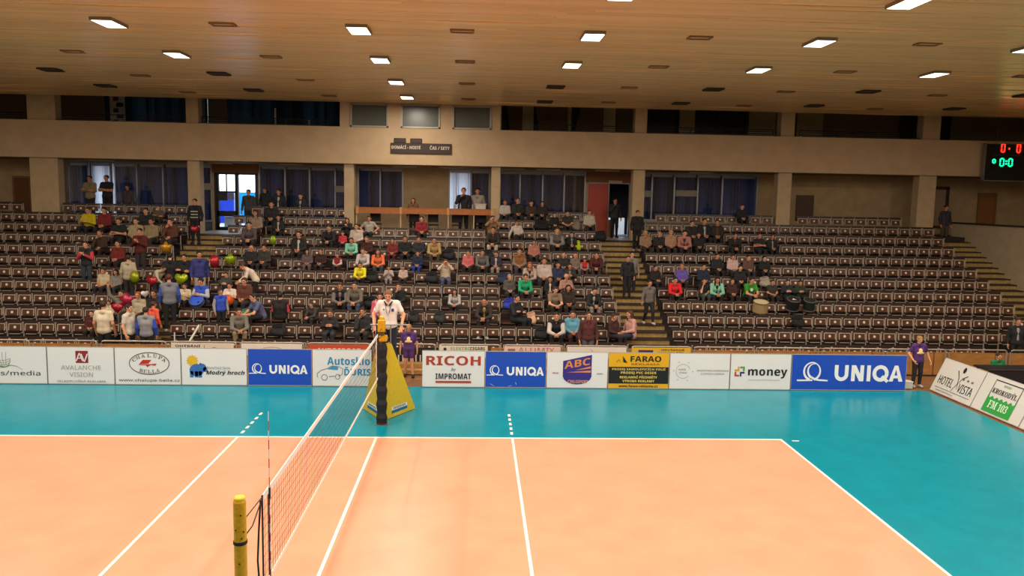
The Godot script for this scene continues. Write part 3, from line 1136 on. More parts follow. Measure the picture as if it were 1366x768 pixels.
func board_body(t: Node3D, w: float, face: String) -> void:
	var b := MB.new()
	b.cbox(V(0, 0.525, -0.02), V(w - 0.012, 1.0, 0.03), 0.004)
	obj("panel", b, mat(face, 0.4), t)
	b = MB.new()
	b.ab(-w / 2.0, w / 2.0, 0.012, 0.03, -0.045, -0.002)
	b.ab(-w / 2.0, w / 2.0, 1.022, 1.034, -0.045, -0.002)
	for s in [-1.0, 1.0]:
		b.box(V(s * (w / 2.0 - 0.004), 0.52, -0.022), V(0.008, 1.0, 0.04))
	obj("edge_strip", b, mat("b8b4b0", 0.4, 0.3), t)
	b = MB.new()
	for s in [-1.0, 1.0]:
		b.tube([V(s * w * 0.35, 0.9, -0.05), V(s * w * 0.35, 0.0, -0.4)], 0.014, 6)
		b.tube([V(s * w * 0.35, 0.012, -0.4), V(s * w * 0.35, 0.012, -0.03)], 0.012, 6)
	obj("prop", b, mat("4a4a4c", 0.5, 0.4), t)

func uniqa(t: Node3D, x0: float, yb: float, h: float) -> void:  # x0: left of the lettering, yb its base line, h its height
	var wh := mat("f4f4f6", 0.45)
	var w := 0.235 * h
	var k := w / 2.0
	var z := 0.004
	var x := x0
	var b := MB.new()  # U
	b.stroke([Vector2(x + k, yb + h), Vector2(x + k, yb + 0.44 * h)], w, z + 0.0004)
	b.stroke([Vector2(x + 0.87 * h - k, yb + h), Vector2(x + 0.87 * h - k, yb + 0.44 * h)], w, z + 0.0008)
	b.arc(x + 0.435 * h, yb + 0.44 * h, 0.435 * h - k, 0.44 * h - k, 180, 360, w, z + 0.0012)
	obj("lettering", b, wh, t)
	x += 1.05 * h
	b = MB.new()  # N
	b.stroke([Vector2(x + k, yb), Vector2(x + k, yb + h)], w, z + 0.0000)
	b.stroke([Vector2(x + 0.78 * h - k, yb), Vector2(x + 0.78 * h - k, yb + h)], w, z + 0.0004)
	b.flat(PackedVector2Array([Vector2(x, yb + h), Vector2(x + w * 1.15, yb + h), Vector2(x + 0.78 * h, yb), Vector2(x + 0.78 * h - w * 1.15, yb)]), z + 0.0008)
	obj("lettering", b, wh, t)
	x += 0.97 * h
	b = MB.new()  # I
	b.stroke([Vector2(x + k, yb), Vector2(x + k, yb + h)], w, z + 0.0012)
	obj("lettering", b, wh, t)
	x += 0.35 * h
	b = MB.new()  # Q
	b.arc(x + 0.51 * h, yb + 0.5 * h, 0.51 * h - k, 0.52 * h - k, 0, 360, w, z + 0.0000)
	b.stroke([Vector2(x + 0.6 * h, yb + 0.32 * h), Vector2(x + 0.98 * h, yb - 0.02 * h)], w * 0.85, z + 0.0004)
	obj("lettering", b, wh, t)
	x += 1.04 * h
	b = MB.new()  # A
	b.flat(PackedVector2Array([Vector2(x, yb), Vector2(x + w * 1.1, yb), Vector2(x + 0.5 * h, yb + h), Vector2(x + 0.33 * h, yb + h)]), z + 0.0008)
	b.flat(PackedVector2Array([Vector2(x + 0.88 * h, yb), Vector2(x + 0.88 * h - w * 1.1, yb), Vector2(x + 0.38 * h, yb + h), Vector2(x + 0.55 * h, yb + h)]), z + 0.0012)
	b.stroke([Vector2(x + 0.2 * h, yb + 0.29 * h), Vector2(x + 0.68 * h, yb + 0.29 * h)], w * 0.75, z + 0.0000)
	obj("lettering", b, wh, t)
	# the loop: two ribbons crossing over a base line
	var c := Vector2(x0 - 1.4 * h, yb + 0.6 * h)
	b = MB.new()
	b.arc(c.x, c.y, 0.5 * h, 0.54 * h, 60, 255, 0.06 * h, z, 0.0, 28, 0.15 * h)
	b.arc(c.x, c.y, 0.5 * h, 0.54 * h, 60, -75, 0.06 * h, z, 0.0, 20, 0.15 * h)
	b.arc(c.x + 0.12 * h, c.y + 0.02 * h, 0.38 * h, 0.44 * h, 80, 250, 0.04 * h, z + 0.0008, 0.0, 24, 0.15 * h)
	b.stroke([Vector2(c.x - 0.03 * h, c.y - 0.38 * h), Vector2(c.x + 0.2 * h, c.y - 0.5 * h), Vector2(c.x + 0.45 * h, c.y - 0.55 * h), Vector2(c.x + 1.0 * h, c.y - 0.58 * h)], 0.14 * h, z + 0.0008, 0.09 * h)
	b.stroke([Vector2(c.x - 0.92 * h, c.y - 0.58 * h), Vector2(c.x + 0.05 * h, c.y - 0.56 * h)], 0.1 * h, z + 0.0004)
	obj("emblem", b, wh, t)

func build_boards() -> void:
	var white := "e6e4e6"
	var gr := mat("8a8684", 0.5)
	var dk := mat("4a4848", 0.5)
	var bk := mat("1c1b1c", 0.5)
	var blue := "1c4cc0"
	# 1 mesh globe
	var t := board(-11.15, -9.4, white, "white board with grey mesh globe logo, at the far end of the sideline")
	var b := MB.new()
	b.arc(-0.28, 0.66, 0.2, 0.2, 140, 375, 0.012, 0.003)
	for k in 3:
		b.arc(-0.28, 0.72 - 0.06 * k, 0.18, 0.07, 180, 345, 0.008, 0.003)
		b.stroke([Vector2(-0.4 + 0.11 * k, 0.88), Vector2(-0.37 + 0.09 * k, 0.7), Vector2(-0.29 + 0.05 * k, 0.5)], 0.008, 0.003)
	obj("emblem", b, dk, t)
	b = MB.new()
	b.stroke([Vector2(-0.36, 0.5), Vector2(-0.22, 0.47), Vector2(-0.08, 0.52), Vector2(0.06, 0.5), Vector2(0.24, 0.4)], 0.026, 0.004, 0.008)
	obj("swoosh", b, mat("6c8a3c", 0.5), t)
	text(t, "pas/media", 0.02, 0.29, 1.36, 0.17, dk)
	# 2 red square monogram
	t = board(-9.38, -7.62, white, "white board with dark red square monogram and pale grey lettering")
	b = MB.new()
	b.flat(PackedVector2Array([Vector2(-0.13, 0.6), Vector2(0.2, 0.6), Vector2(0.2, 0.93), Vector2(-0.13, 0.93)]), 0.003)
	obj("emblem", b, mat("8e2428", 0.5), t)
	text(t, "A", -0.03, 0.76, 0.2, 0.22, mat(white, 0.5), 0.005)
	text(t, "V", 0.1, 0.74, 0.2, 0.22, mat(white, 0.5), 0.005)
	text(t, "AVALANCHE", 0.0, 0.47, 1.05, 0.12, mat("aaa6a2", 0.5))
	text(t, "VISION", 0.0, 0.28, 0.62, 0.12, mat("aaa6a2", 0.5))
	text(t, "VELKOPLOŠNÁ REKLAMA", 0.0, 0.1, 1.3, 0.075, gr)
	# 3 oval with a red roof
	t = board(-7.6, -5.85, white, "white board with dark oval emblem around a red cottage roof")
	b = MB.new()
	b.arc(0.04, 0.6, 0.53, 0.3, 0, 360, 0.02, 0.003, 0.0, 40)
	obj("oval", b, mat("5a3a36", 0.5), t)
	b = MB.new()
	b.flat(PackedVector2Array([Vector2(-0.24, 0.57), Vector2(-0.13, 0.7), Vector2(0.1, 0.7), Vector2(0.02, 0.6)]), 0.003)
	b.flat(PackedVector2Array([Vector2(-0.26, 0.56), Vector2(0.02, 0.58), Vector2(0.24, 0.6), Vector2(0.2, 0.54), Vector2(0.08, 0.56), Vector2(-0.02, 0.5), Vector2(-0.05, 0.55)]), 0.003)
	obj("emblem", b, mat("b8301e", 0.5), t)
	var word := "CHALUPA"
	for k in word.length():
		var an := deg_to_rad(150.0 - 120.0 * k / (word.length() - 1))
		text(t, word[k], 0.04 + 0.46 * cos(an), 0.585 + 0.235 * sin(an), 0.1, 0.09, mat("4a4240", 0.5), 0.004, "Droid Serif", false, 0.0, (an - PI / 2.0) * 0.55)
	word = "BELLA"
	for k in word.length():
		var an := deg_to_rad(238.0 + 64.0 * k / (word.length() - 1))
		text(t, word[k], 0.04 + 0.42 * cos(an), 0.6 + 0.225 * sin(an), 0.09, 0.09, mat("4a4240", 0.5), 0.004, "Droid Serif", false, 0.0, (an - PI * 1.5) * 0.4)
	text(t, "www.chalupa-bella.cz", 0.03, 0.13, 1.62, 0.1, mat("3e3c3c", 0.5))
	# 4 kindergarten
	t = board(-5.83, -4.08, white, "white board with yellow sun over a round blue hippopotamus")
	b = MB.new()
	var pts := PackedVector2Array()
	for k in 24:
		pts.append(Vector2(-0.58, 0.69) + Vector2.from_angle(TAU * k / 24.0) * (0.17 if k % 2 == 0 else 0.12))
	b.flat(pts, 0.003)
	obj("sun", b, mat("e0b41c", 0.5), t)
	b = MB.new()
	b.disc(-0.47, 0.43, 0.19, 0.17, 0.004)
	b.disc(-0.32, 0.5, 0.11, 0.11, 0.0045)
	b.disc(-0.24, 0.45, 0.06, 0.07, 0.0045)
	for x in [-0.6, -0.47, -0.37]:
		b.flat(PackedVector2Array([Vector2(x - 0.05, 0.4), Vector2(x - 0.05, 0.23), Vector2(x + 0.04, 0.23), Vector2(x + 0.04, 0.4)]), 0.004)
	b.disc(-0.37, 0.6, 0.03, 0.03, 0.0045)
	obj("hippopotamus", b, mat("3c6cb8", 0.5), t)
	text(t, "Mateřská škola", 0.12, 0.5, 0.62, 0.08, mat("9aa0a8", 0.5))
	text(t, "Modrý hroch", 0.3, 0.35, 1.02, 0.15, bk, 0.004, "Droid Sans", true, 0.25)
	# 5 blue
	t = board(-4.05, -2.33, blue, "blue board with white looped emblem, between hippopotamus and car boards")
	uniqa(t, -0.28, 0.35, 0.24)
	# 6 car
	t = board(-2.31, -0.7, white, "white board with blue lettering and an outlined car, behind the net")
	text(t, "Autosklo", 0.18, 0.72, 1.16, 0.23, mat("1f8cc0", 0.5), 0.004, "Droid Sans", true)
	text(t, "ĎURIS", 0.42, 0.44, 0.72, 0.24, mat("1f8cc0", 0.5), 0.004, "Droid Sans", true)
	b = MB.new()
	b.stroke([Vector2(-0.66, 0.26), Vector2(-0.68, 0.36), Vector2(-0.56, 0.46), Vector2(-0.42, 0.5), Vector2(-0.28, 0.58), Vector2(-0.08, 0.56), Vector2(0.02, 0.5), Vector2(0.0, 0.34), Vector2(-0.1, 0.3)], 0.014, 0.003)
	b.stroke([Vector2(-0.36, 0.28), Vector2(-0.2, 0.3)], 0.014, 0.003)
	b.arc(-0.48, 0.26, 0.08, 0.08, 0, 360, 0.014, 0.003, 0.0, 16)
	b.arc(-0.12, 0.28, 0.06, 0.07, 0, 360, 0.014, 0.003, 0.0, 16)
	obj("car_outline", b, dk, t)
	b = MB.new()
	b.flat(PackedVector2Array([Vector2(-0.4, 0.49), Vector2(-0.27, 0.57), Vector2(-0.1, 0.55), Vector2(-0.12, 0.47)]), 0.003)
	obj("windscreen", b, mat("3a94c4", 0.5), t)
	# 7 red and black lettering
	t = board(0.68, 2.4, white, "white board with brick red lettering over black, beside the yellow stand")
	text(t, "RICOH", 0.0, 0.76, 1.5, 0.26, mat("b03a24", 0.5), 0.004, "Droid Sans", true)
	text(t, "by", 0.0, 0.5, 0.12, 0.11, bk, 0.004, "Droid Serif", false, 0.3)
	text(t, "IMPROMAT", 0.0, 0.32, 0.98, 0.16, bk, 0.004, "Droid Sans", true)
	b = MB.new()
	b.flat(PackedVector2Array([Vector2(-0.49, 0.13), Vector2(0.49, 0.13), Vector2(0.49, 0.19), Vector2(-0.49, 0.19)]), 0.003)
	obj("underline", b, mat("b0442c", 0.5), t)
	# 8 blue
	t = board(2.42, 4.1, blue, "blue board with white looped emblem, beside the brick red lettering")
	uniqa(t, -0.25, 0.36, 0.24)
	b = MB.new()
	b.stroke([Vector2(0.02, 0.1), Vector2(0.0, 0.17)], 0.012, 0.003)
	b.stroke([Vector2(-0.7, 0.12), Vector2(-0.6, 0.06)], 0.012, 0.003)
	b.stroke([Vector2(-0.2, 0.05), Vector2(-0.1, 0.08)], 0.01, 0.003)
	obj("scratches", b, mat("c8cede", 0.5), t)
	# 9 shield
	t = board(4.12, 5.82, white, "white board with a blue and orange shield emblem")
	var sh := PackedVector2Array([Vector2(-0.4, 0.78), Vector2(0.4, 0.96), Vector2(0.4, 0.36)])
	for k in 9:
		var an := deg_to_rad(-5.0 - 170.0 * k / 8.0)
		sh.append(Vector2(0.4 * cos(an), 0.36 + 0.24 * sin(an)))
	b = MB.new()
	b.flat(sh, 0.003)
	obj("shield", b, mat("382a86", 0.5), t)
	b = MB.new()
	b.flat(PackedVector2Array([Vector2(-0.06, 0.52), Vector2(0.38, 0.58), Vector2(0.38, 0.64)]), 0.0045)
	b.flat(PackedVector2Array([Vector2(-0.3, 0.46), Vector2(0.38, 0.46), Vector2(0.38, 0.52)]), 0.0045)
	obj("shield_rays", b, mat("e08a4a", 0.5), t)
	text(t, "ABC", 0.0, 0.72, 0.72, 0.2, mat("e08a3c", 0.5), 0.005, "Droid Sans", true, 0.2, 0.17)
	text(t, "CYKLOSPORT", 0.02, 0.2, 0.56, 0.09, mat("e4a060", 0.5), 0.005, "Droid Sans", true)
	text(t, "www.abc", -0.6, 0.45, 0.18, 0.06, mat("a04040", 0.5))
	text(t, "opava", 0.63, 0.42, 0.16, 0.05, mat("6a6060", 0.5))
	# 10 yellow and black
	t = board(5.84, 7.54, "e6ac14", "yellow board with a black middle band of small print")
	b = MB.new()
	b.flat(PackedVector2Array([Vector2(-0.84, 0.16), Vector2(0.84, 0.16), Vector2(0.84, 0.63), Vector2(-0.84, 0.63)]), 0.003)
	obj("black_band", b, mat("1a1714", 0.5), t)
	b = MB.new()
	b.flat(PackedVector2Array([Vector2(-0.46, 0.94), Vector2(-0.32, 0.74), Vector2(-0.44, 0.76)]), 0.003)
	b.stroke([Vector2(-0.64, 0.76), Vector2(-0.56, 0.84), Vector2(-0.52, 0.76)], 0.012, 0.003)
	obj("emblem", b, bk, t)
	text(t, "FARAO", 0.19, 0.86, 0.86, 0.16, bk, 0.004, "Droid Sans", true)
	text(t, "REKLAMA", 0.19, 0.71, 0.8, 0.055, mat("8a3a14", 0.5))
	var lines := ["PRODEJ SAMOLEPICÍCH FOLIÍ", "PRODEJ PVC DESEK", "REKLAMNÍ PŘEDMĚTY", "VÝROBA REKLAMY"]
	for k in 4:
		text(t, lines[k], 0.0, 0.565 - 0.108 * k, [1.5, 1.0, 1.05, 0.9][k], 0.085, mat("e8cc62", 0.5), 0.006, "Droid Sans", true)
	text(t, "www.farao-reklama.cz", 0.0, 0.09, 1.1, 0.075, bk, 0.004, "Droid Sans", true)
	# 11 dotted circle
	t = board(7.56, 9.26, white, "white board with pale dotted circle emblem and thin grey lettering")
	b = MB.new()
	b.arc(-0.47, 0.52, 0.2, 0.2, 20, 320, 0.012, 0.003)
	for k in 6:
		b.disc(-0.47 + 0.27 * cos(1.0 + k * 1.05), 0.52 + 0.29 * sin(1.0 + k * 1.05), 0.016, 0.016, 0.003, 8)
	obj("emblem", b, mat("a8a4a4", 0.5), t)
	text(t, "HAS", -0.5, 0.57, 0.2, 0.05, gr)
	text(t, "OPAVA", -0.47, 0.48, 0.22, 0.05, gr)
	text(t, "SPORTOVNÍ GYMNÁZIUM", 0.37, 0.55, 0.9, 0.06, gr)
	text(t, "LUDVÍKA DAŇKA", 0.37, 0.46, 0.66, 0.06, gr)
	# 12 money
	t = board(9.28, 11.0, white, "white board with four coloured corner brackets and bold dark word")
	var cols := ["d8a41c", "5a9a3c", "c04a28", "3a2c6a"]
	var cells := [[-1, 1, 1, -1], [1, 1, 1, 1], [-1, -1, -1, -1], [1, -1, -1, 1]]  # cell x, cell y, side of the upright bar, side of the level bar
	for k in 4:
		b = MB.new()
		var q: Array = cells[k]
		var c := Vector2(-0.6 + q[0] * 0.075, 0.53 + q[1] * 0.075)
		var ux: float = c.x + q[2] * 0.042
		var ly: float = c.y + q[3] * 0.042
		b.flat(PackedVector2Array([Vector2(ux - 0.024, c.y - 0.066), Vector2(ux + 0.024, c.y - 0.066), Vector2(ux + 0.024, c.y + 0.066), Vector2(ux - 0.024, c.y + 0.066)]), 0.003)
		b.flat(PackedVector2Array([Vector2(c.x - 0.066, ly - 0.024), Vector2(c.x + 0.066, ly - 0.024), Vector2(c.x + 0.066, ly + 0.024), Vector2(c.x - 0.066, ly + 0.024)]), 0.0035)
		obj("bracket", b, mat(cols[k], 0.5), t)
	text(t, "money", 0.2, 0.47, 1.12, 0.26, bk, 0.004, "Droid Sans", true)
	text(t, "ekonomický a informační systém", 0.1, 0.29, 0.9, 0.045, mat("a8a4a0", 0.5))
	# 13 long blue, two panels wide
	t = board(11.02, 14.32, blue, "long blue board with large white looped emblem, nearest the corner")
	b = MB.new()
	b.box(V(-0.0, 0.52, -0.003), V(0.008, 1.0, 0.006))
	obj("joint", b, mat("1a3f94", 0.5), t)
	uniqa(t, -0.42, 0.28, 0.46)
	# boards of the end line, leaning back
	var lean := 0.42
	var labels := ["leaning white board with a dancing figure logo, hotel lettering", "leaning white board with green zigzag square and radio lettering", "leaning white board with blue flower emblem"]
	for k in 3:
		t = thing("advertising_board", labels[k], "advertising board", V(15.12, 0, -8.33 + 1.9 * k), "advertising boards along the end line", -PI / 2.0)
		t.rotation = Vector3(0, -PI / 2.0, 0)
		t.basis = Basis(Vector3.UP, -PI / 2.0) * Basis(Vector3.RIGHT, -lean)
		t.position.y = 0.012
		board_body(t, 1.88, "d2cec8")
		match k:
			0:
				b = MB.new()
				b.disc(0.1, 0.86, 0.06, 0.085, 0.003, 16)
				b.stroke([Vector2(-0.14, 0.8), Vector2(0.02, 0.6), Vector2(0.06, 0.44), Vector2(-0.06, 0.2)], 0.03, 0.003, 0.012)
				b.stroke([Vector2(0.34, 0.74), Vector2(0.16, 0.62), Vector2(0.08, 0.46), Vector2(0.12, 0.28)], 0.026, 0.003, 0.01)
				obj("emblem", b, bk, t)
				text(t, "HOTEL", -0.44, 0.4, 0.66, 0.24, bk)
				text(t, "VISTA", 0.47, 0.36, 0.62, 0.24, bk)
				text(t, "* * *", 0.42, 0.62, 0.5, 0.07, dk)
				b = MB.new()
				b.stroke([Vector2(-0.78, 0.17), Vector2(0.78, 0.17)], 0.012, 0.003)
				obj("rule", b, dk, t)
				text(t, "www.hotelvista.cz", -0.3, 0.1, 0.8, 0.05, gr)
			1:
				b = MB.new()
				b.stroke([Vector2(-0.5, 0.2), Vector2(-0.5, 0.92), Vector2(0.52, 0.92), Vector2(0.52, 0.2)], 0.03, 0.003)
				obj("outline", b, bk, t)
				var zig := PackedVector2Array([Vector2(-0.52, 0.06), Vector2(0.54, 0.06)])
				for q in 13:
					zig.append(Vector2(0.54 - 1.06 * q / 12.0, 0.5 if q % 2 == 0 else 0.43))
				b = MB.new()
				b.flat(zig, 0.004)
				obj("green_field", b, mat("2c9a3e", 0.5), t)
				text(t, "RADIO", 0.0, 0.83, 0.26, 0.06, mat("7aa47a", 0.5))
				text(t, "KROKODÝL", 0.0, 0.66, 0.92, 0.17, bk, 0.004, "Droid Serif", true)
				text(t, "FM 103", 0.0, 0.28, 0.72, 0.2, mat("dce8d4", 0.5), 0.007, "Droid Serif", true)
			2:
				for q in 5:
					b = MB.new()
					b.disc(-0.62 + 0.13 * cos(q * 1.257), 0.56 + 0.14 * sin(q * 1.257), 0.08, 0.085, 0.003, 16)
					obj("petal", b, mat("2c78b4" if q % 2 else "4a94c8", 0.5), t)

# ---------------------------------------------------------------- front rail, banners, parapet
func build_front_rail() -> void:
	var wood := textured("b07c42", 0.5, V(0.4, 1.5, 0.4), 0.88, 1.0, 0.02, 31)
	var wallb := MB.new()
	wallb.ab(-24.3, 22.4, -0.01, 0.6, -11.3, -11.22)
	var pw := struct("wall_front", wallb, mat("8a6034", 0.6))
	var x := -17.0
	var steps := 0
	while x < 22.3:
		var x1 := minf(x + 1.94, 22.4)
		if not (x1 > -0.3 and x < 0.9):
			var b := MB.new()
			b.cbox(V((x + x1) / 2.0, 0.38, -11.18), V(x1 - x - 0.01, 0.7, 0.05), 0.005)
			obj("panel", b, wood, pw)
			b = MB.new()
			b.ab(x, x1, 0.0, 0.035, -11.15, -11.12)
			obj("skirting", b, mat("2a1a12", 0.5), pw)
		x += 1.96
	# the gap behind the stand: dark recess with white pickets over a wooden step
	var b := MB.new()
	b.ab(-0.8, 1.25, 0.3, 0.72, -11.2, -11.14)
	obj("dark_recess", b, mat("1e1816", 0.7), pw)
	for k in 15:
		b = MB.new()
		b.ab(-0.7 + 0.13 * k, -0.66 + 0.13 * k, 0.3, 0.5, -11.14, -11.11)
		obj("picket", b, mat("c4beb6", 0.5), pw)
	for k in 2:
		b = MB.new()
		b.cbox(V(0.25, 0.08 + 0.14 * k, -10.95 + 0.07 - 0.13 * k), V(2.4, 0.14, 0.5 - 0.2 * k), 0.01)
		obj("wooden_step", b, textured("b48a50", 0.55, V(0.5, 1, 1), 0.85, 1.0, 0.03, 32), pw)
	var steel := mat("a9a196", 0.35, 0.5)
	var edges := [-12.72, -10.86, -8.92, -6.92, -4.88, -2.9, -0.95, 1.0, 2.95, 4.8, 6.8, 8.72, 10.7, 12.68, 14.72, 16.68, 18.62, 20.6]
	for k in edges.size() - 1:
		var xa: float = edges[k] + 0.06
		var xb: float = edges[k + 1] - 0.06
		b = MB.new()
		b.tube([V(xa, 0.3, -11.08), V(xa, 0.77, -11.08), V(xa + 0.03, 0.82, -11.08), V(xa + 0.08, 0.84, -11.08), V(xb - 0.08, 0.84, -11.08), V(xb - 0.03, 0.82, -11.08), V(xb, 0.77, -11.08), V(xb, 0.3, -11.08)], 0.024, 8)
		var where := "balloon-side block" if xa < -9.0 else ("middle block" if xa < 7.0 else "side-wall block")
		single("guard_rail", b, steel, "silver tube guard rail with rounded corners, %s from the balloon end, before the %s" % [NTH[k], where], "railing", "guard rails on the front wall")
	# banners tied to the rail
	var bn := [[-6.82, -5.0, "cfc6b8", "pale banner with small dark lettering on the rail above the hippopotamus board"], [-4.78, -3.0, "d8d2c8", "white banner with a grey arc on the rail above the blue board"], [-2.8, -1.05, "b84a2c", "red banner with white lettering on the rail behind the net"], [1.06, 2.5, "d0cbb8", "pale banner with green and black lettering on the rail"], [3.0, 4.7, "d6b8ae", "pinkish banner with large faded red lettering on the rail"], [4.9, 6.7, "d2ccc4", "white banner with grey triangles on the rail"], [6.86, 8.66, "cfa828", "yellow and violet banner on the rail at the foot of the stairs"]]
	for q in bn:
		var w: float = q[1] - q[0]
		var t := thing("rail_banner", q[3], "banner", V((q[0] + q[1]) / 2.0, 0.0, -11.03), "banners on the guard rails")
		b = MB.new()
		b.cbox(V(0, 0.635, 0), V(w, 0.36, 0.012), 0.003)
		obj("cloth", b, mat(q[2], 0.7), t)
		match q[2]:
			"cfc6b8":
				text(t, "OHÝBÁNÍ", -0.42, 0.73, 0.72, 0.085, mat("2c2a2a", 0.5), 0.01, "Droid Sans", true)
				b = MB.new()
				b.stroke([Vector2(0.2, 0.64), Vector2(0.35, 0.69), Vector2(0.45, 0.65), Vector2(0.75, 0.66)], 0.018, 0.008)
				b.stroke([Vector2(0.06, 0.45), Vector2(0.06, 0.76)], 0.012, 0.008)
				obj("print", b, mat("5a5450", 0.5), t)
			"d8d2c8":
				b = MB.new()
				b.arc(0, 0.45, 0.5, 0.26, 10, 170, 0.03, 0.008)
				b.arc(0, 0.45, 0.36, 0.18, 10, 170, 0.02, 0.008)
				obj("print", b, mat("b0aaa2", 0.5), t)
			"b84a2c":
				text(t, "AUTOSPORT", 0.0, 0.62, 1.3, 0.16, mat("e0c8bc", 0.5), 0.01, "Droid Sans", true)
			"d0cbb8":
				text(t, "ELEKTRO", -0.08, 0.73, 0.6, 0.1, mat("8aa07a", 0.5), 0.01, "Droid Sans", true)
				text(t, "CIGARS", 0.42, 0.73, 0.44, 0.1, mat("26262a", 0.5), 0.01, "Droid Sans", true)
				b = MB.new()
				b.disc(-0.55, 0.7, 0.05, 0.06, 0.008, 10)
				b.flat(PackedVector2Array([Vector2(-0.63, 0.46), Vector2(-0.46, 0.46), Vector2(-0.5, 0.66), Vector2(-0.6, 0.66)]), 0.008)
				obj("print", b, mat("2a282a", 0.5), t)
			"d6b8ae":
				text(t, "ALUMIX", 0.12, 0.69, 1.1, 0.18, mat("a86a64", 0.5), 0.01, "Droid Sans")
				b = MB.new()
				b.flat(PackedVector2Array([Vector2(-0.74, 0.54), Vector2(-0.52, 0.54), Vector2(-0.52, 0.74), Vector2(-0.74, 0.74)]), 0.008)
				obj("print", b, mat("8a6460", 0.5), t)
			"d2ccc4":
				b = MB.new()
				b.stroke([Vector2(-0.2, 0.76), Vector2(0.05, 0.48)], 0.02, 0.008)
				b.flat(PackedVector2Array([Vector2(0.35, 0.48), Vector2(0.6, 0.66), Vector2(0.8, 0.48)]), 0.008)
				obj("print", b, mat("a09a92", 0.5), t)
			"cfa828":
				b = MB.new()
				b.flat(PackedVector2Array([Vector2(-0.7, 0.44), Vector2(-0.25, 0.44), Vector2(-0.25, 0.74), Vector2(-0.7, 0.74)]), 0.008)
				obj("violet_field", b, mat("3a2868", 0.5), t)
				text(t, "NEVÁZANÉ", 0.35, 0.76, 0.7, 0.06, mat("4a3a14", 0.5), 0.01, "Droid Sans", true)
				text(t, "KANCELÁŘE", 0.3, 0.67, 0.8, 0.06, mat("4a3a14", 0.5), 0.01, "Droid Sans", true)

# ---------------------------------------------------------------- press desk and scoreboards
func build_press_desk() -> void:
	var t := thing("press_desk", "long orange wooden press desk with white posts at the top of the seats", "desk", V(0, 3.57, -20.5))
	var wood := textured("b0682e", 0.45, V(0.5, 2, 2), 0.85, 1.0, 0.03, 41)
	for q in [[-2.85, -0.98], [-0.98, 0.95], [0.95, 2.88]]:
		var b := MB.new()
		b.cbox(V((q[0] + q[1]) / 2.0, 1.02, 0.0), V(q[1] - q[0] - 0.02, 0.22, 0.04), 0.006)
		obj("front_board", b, wood, t)
		b = MB.new()
		b.cbox(V((q[0] + q[1]) / 2.0, 1.14, -0.28), V(q[1] - q[0] - 0.01, 0.03, 0.62), 0.006)
		obj("desk_top", b, wood, t)
	for x in [-2.8, -1.0, 0.0, 0.95, 2.0, 2.85]:
		var b := MB.new()
		b.cbox(V(x, 0.55, -0.06 if x != 0.0 else -0.5), V(0.06, 1.1, 0.05), 0.008)
		obj("post", b, mat("b49a78", 0.5), t)
	for x in [-2.75, -0.98, 0.95, 2.84]:
		var b := MB.new()
		b.cbox(V(x, 1.04, 0.03), V(0.1, 0.3, 0.04), 0.008)
		obj("joint_block", b, mat("c08a50", 0.5), t)
	# chairs behind it
	var k := 0
	for x in [-2.1, -0.5, 0.3, 1.3, 2.3]:
		k += 1
		var c := thing("desk_chair", "dark chair behind the press desk, %s from the glazed door end" % NTH[k - 1], "chair", V(x, 3.57, -21.35), "chairs behind the press desk", PI)
		var b := MB.new()
		b.cbox(V(0, 0.45, 0), V(0.44, 0.05, 0.42), 0.015)
		obj("seat", b, mat("1e1a1c", 0.7), c)
		b = MB.new()
		b.cbox(V(0, 0.74, -0.2), V(0.44, 0.34, 0.04), 0.015)
		obj("backrest", b, mat("1c181a", 0.7), c)
		for s in [[-1, -1], [1, -1], [-1, 1], [1, 1]]:
			b = MB.new()
			b.tube([V(s[0] * 0.19, 0.0, s[1] * 0.18), V(s[0] * 0.19, 0.44 if s[1] > 0 else 0.72, s[1] * 0.18)], 0.012, 6)
			obj("leg", b, mat("6a6a6c", 0.4, 0.5), c)
	# bottles and the white box on top
	k = 0
	for x in [1.2, 1.36, 1.44, 1.78, 1.95, 2.75]:
		k += 1
		var o := thing("bottle", "small %s bottle on the press desk, %s along from the beige wall" % ["clear" if k % 2 else "dark", NTH[k - 1]], "bottle", V(x, 4.725, -20.75), "bottles on the press desk")
		var b := MB.new()
		b.lathe(V(0, 0, 0), [Vector2(0, 0), Vector2(0.035, 0.0), Vector2(0.035, 0.15), Vector2(0.013, 0.2), Vector2(0.013, 0.23), Vector2(0, 0.23)], 12)
		obj("body", b, mat("8a98a4" if k % 2 else "2a2c34", 0.2), o)
		b = MB.new()
		b.lathe(V(0, 0, 0), [Vector2(0.015, 0.225), Vector2(0.015, 0.25), Vector2(0, 0.25)], 10)
		obj("cap", b, mat("3a5a8a", 0.4), o)
	var bx := thing("white_box", "open white carton standing on the press desk", "box", V(2.28, 4.725, -20.75))
	var b := MB.new()
	b.cbox(V(0, 0.1, 0), V(0.42, 0.2, 0.26), 0.01)
	obj("carton", b, mat("b8b0a4", 0.7), bx)
	b = MB.new()
	b.cbox(V(0, 0.21, 0), V(0.5, 0.025, 0.3), 0.006)
	obj("lid", b, mat("c8c2b6", 0.7), bx)

func digit0(b: MB, cx: float, cy: float, w: float, h: float, t: float, z: float) -> void:
	for s in [-1.0, 1.0]:
		b.box(V(cx + s * w / 2.0, cy + h * 0.25, z), V(t, h * 0.42, 0.01))
		b.box(V(cx + s * w / 2.0, cy - h * 0.25, z), V(t, h * 0.42, 0.01))
		b.box(V(cx, cy + s * h / 2.0, z), V(w * 0.72, t, 0.01))

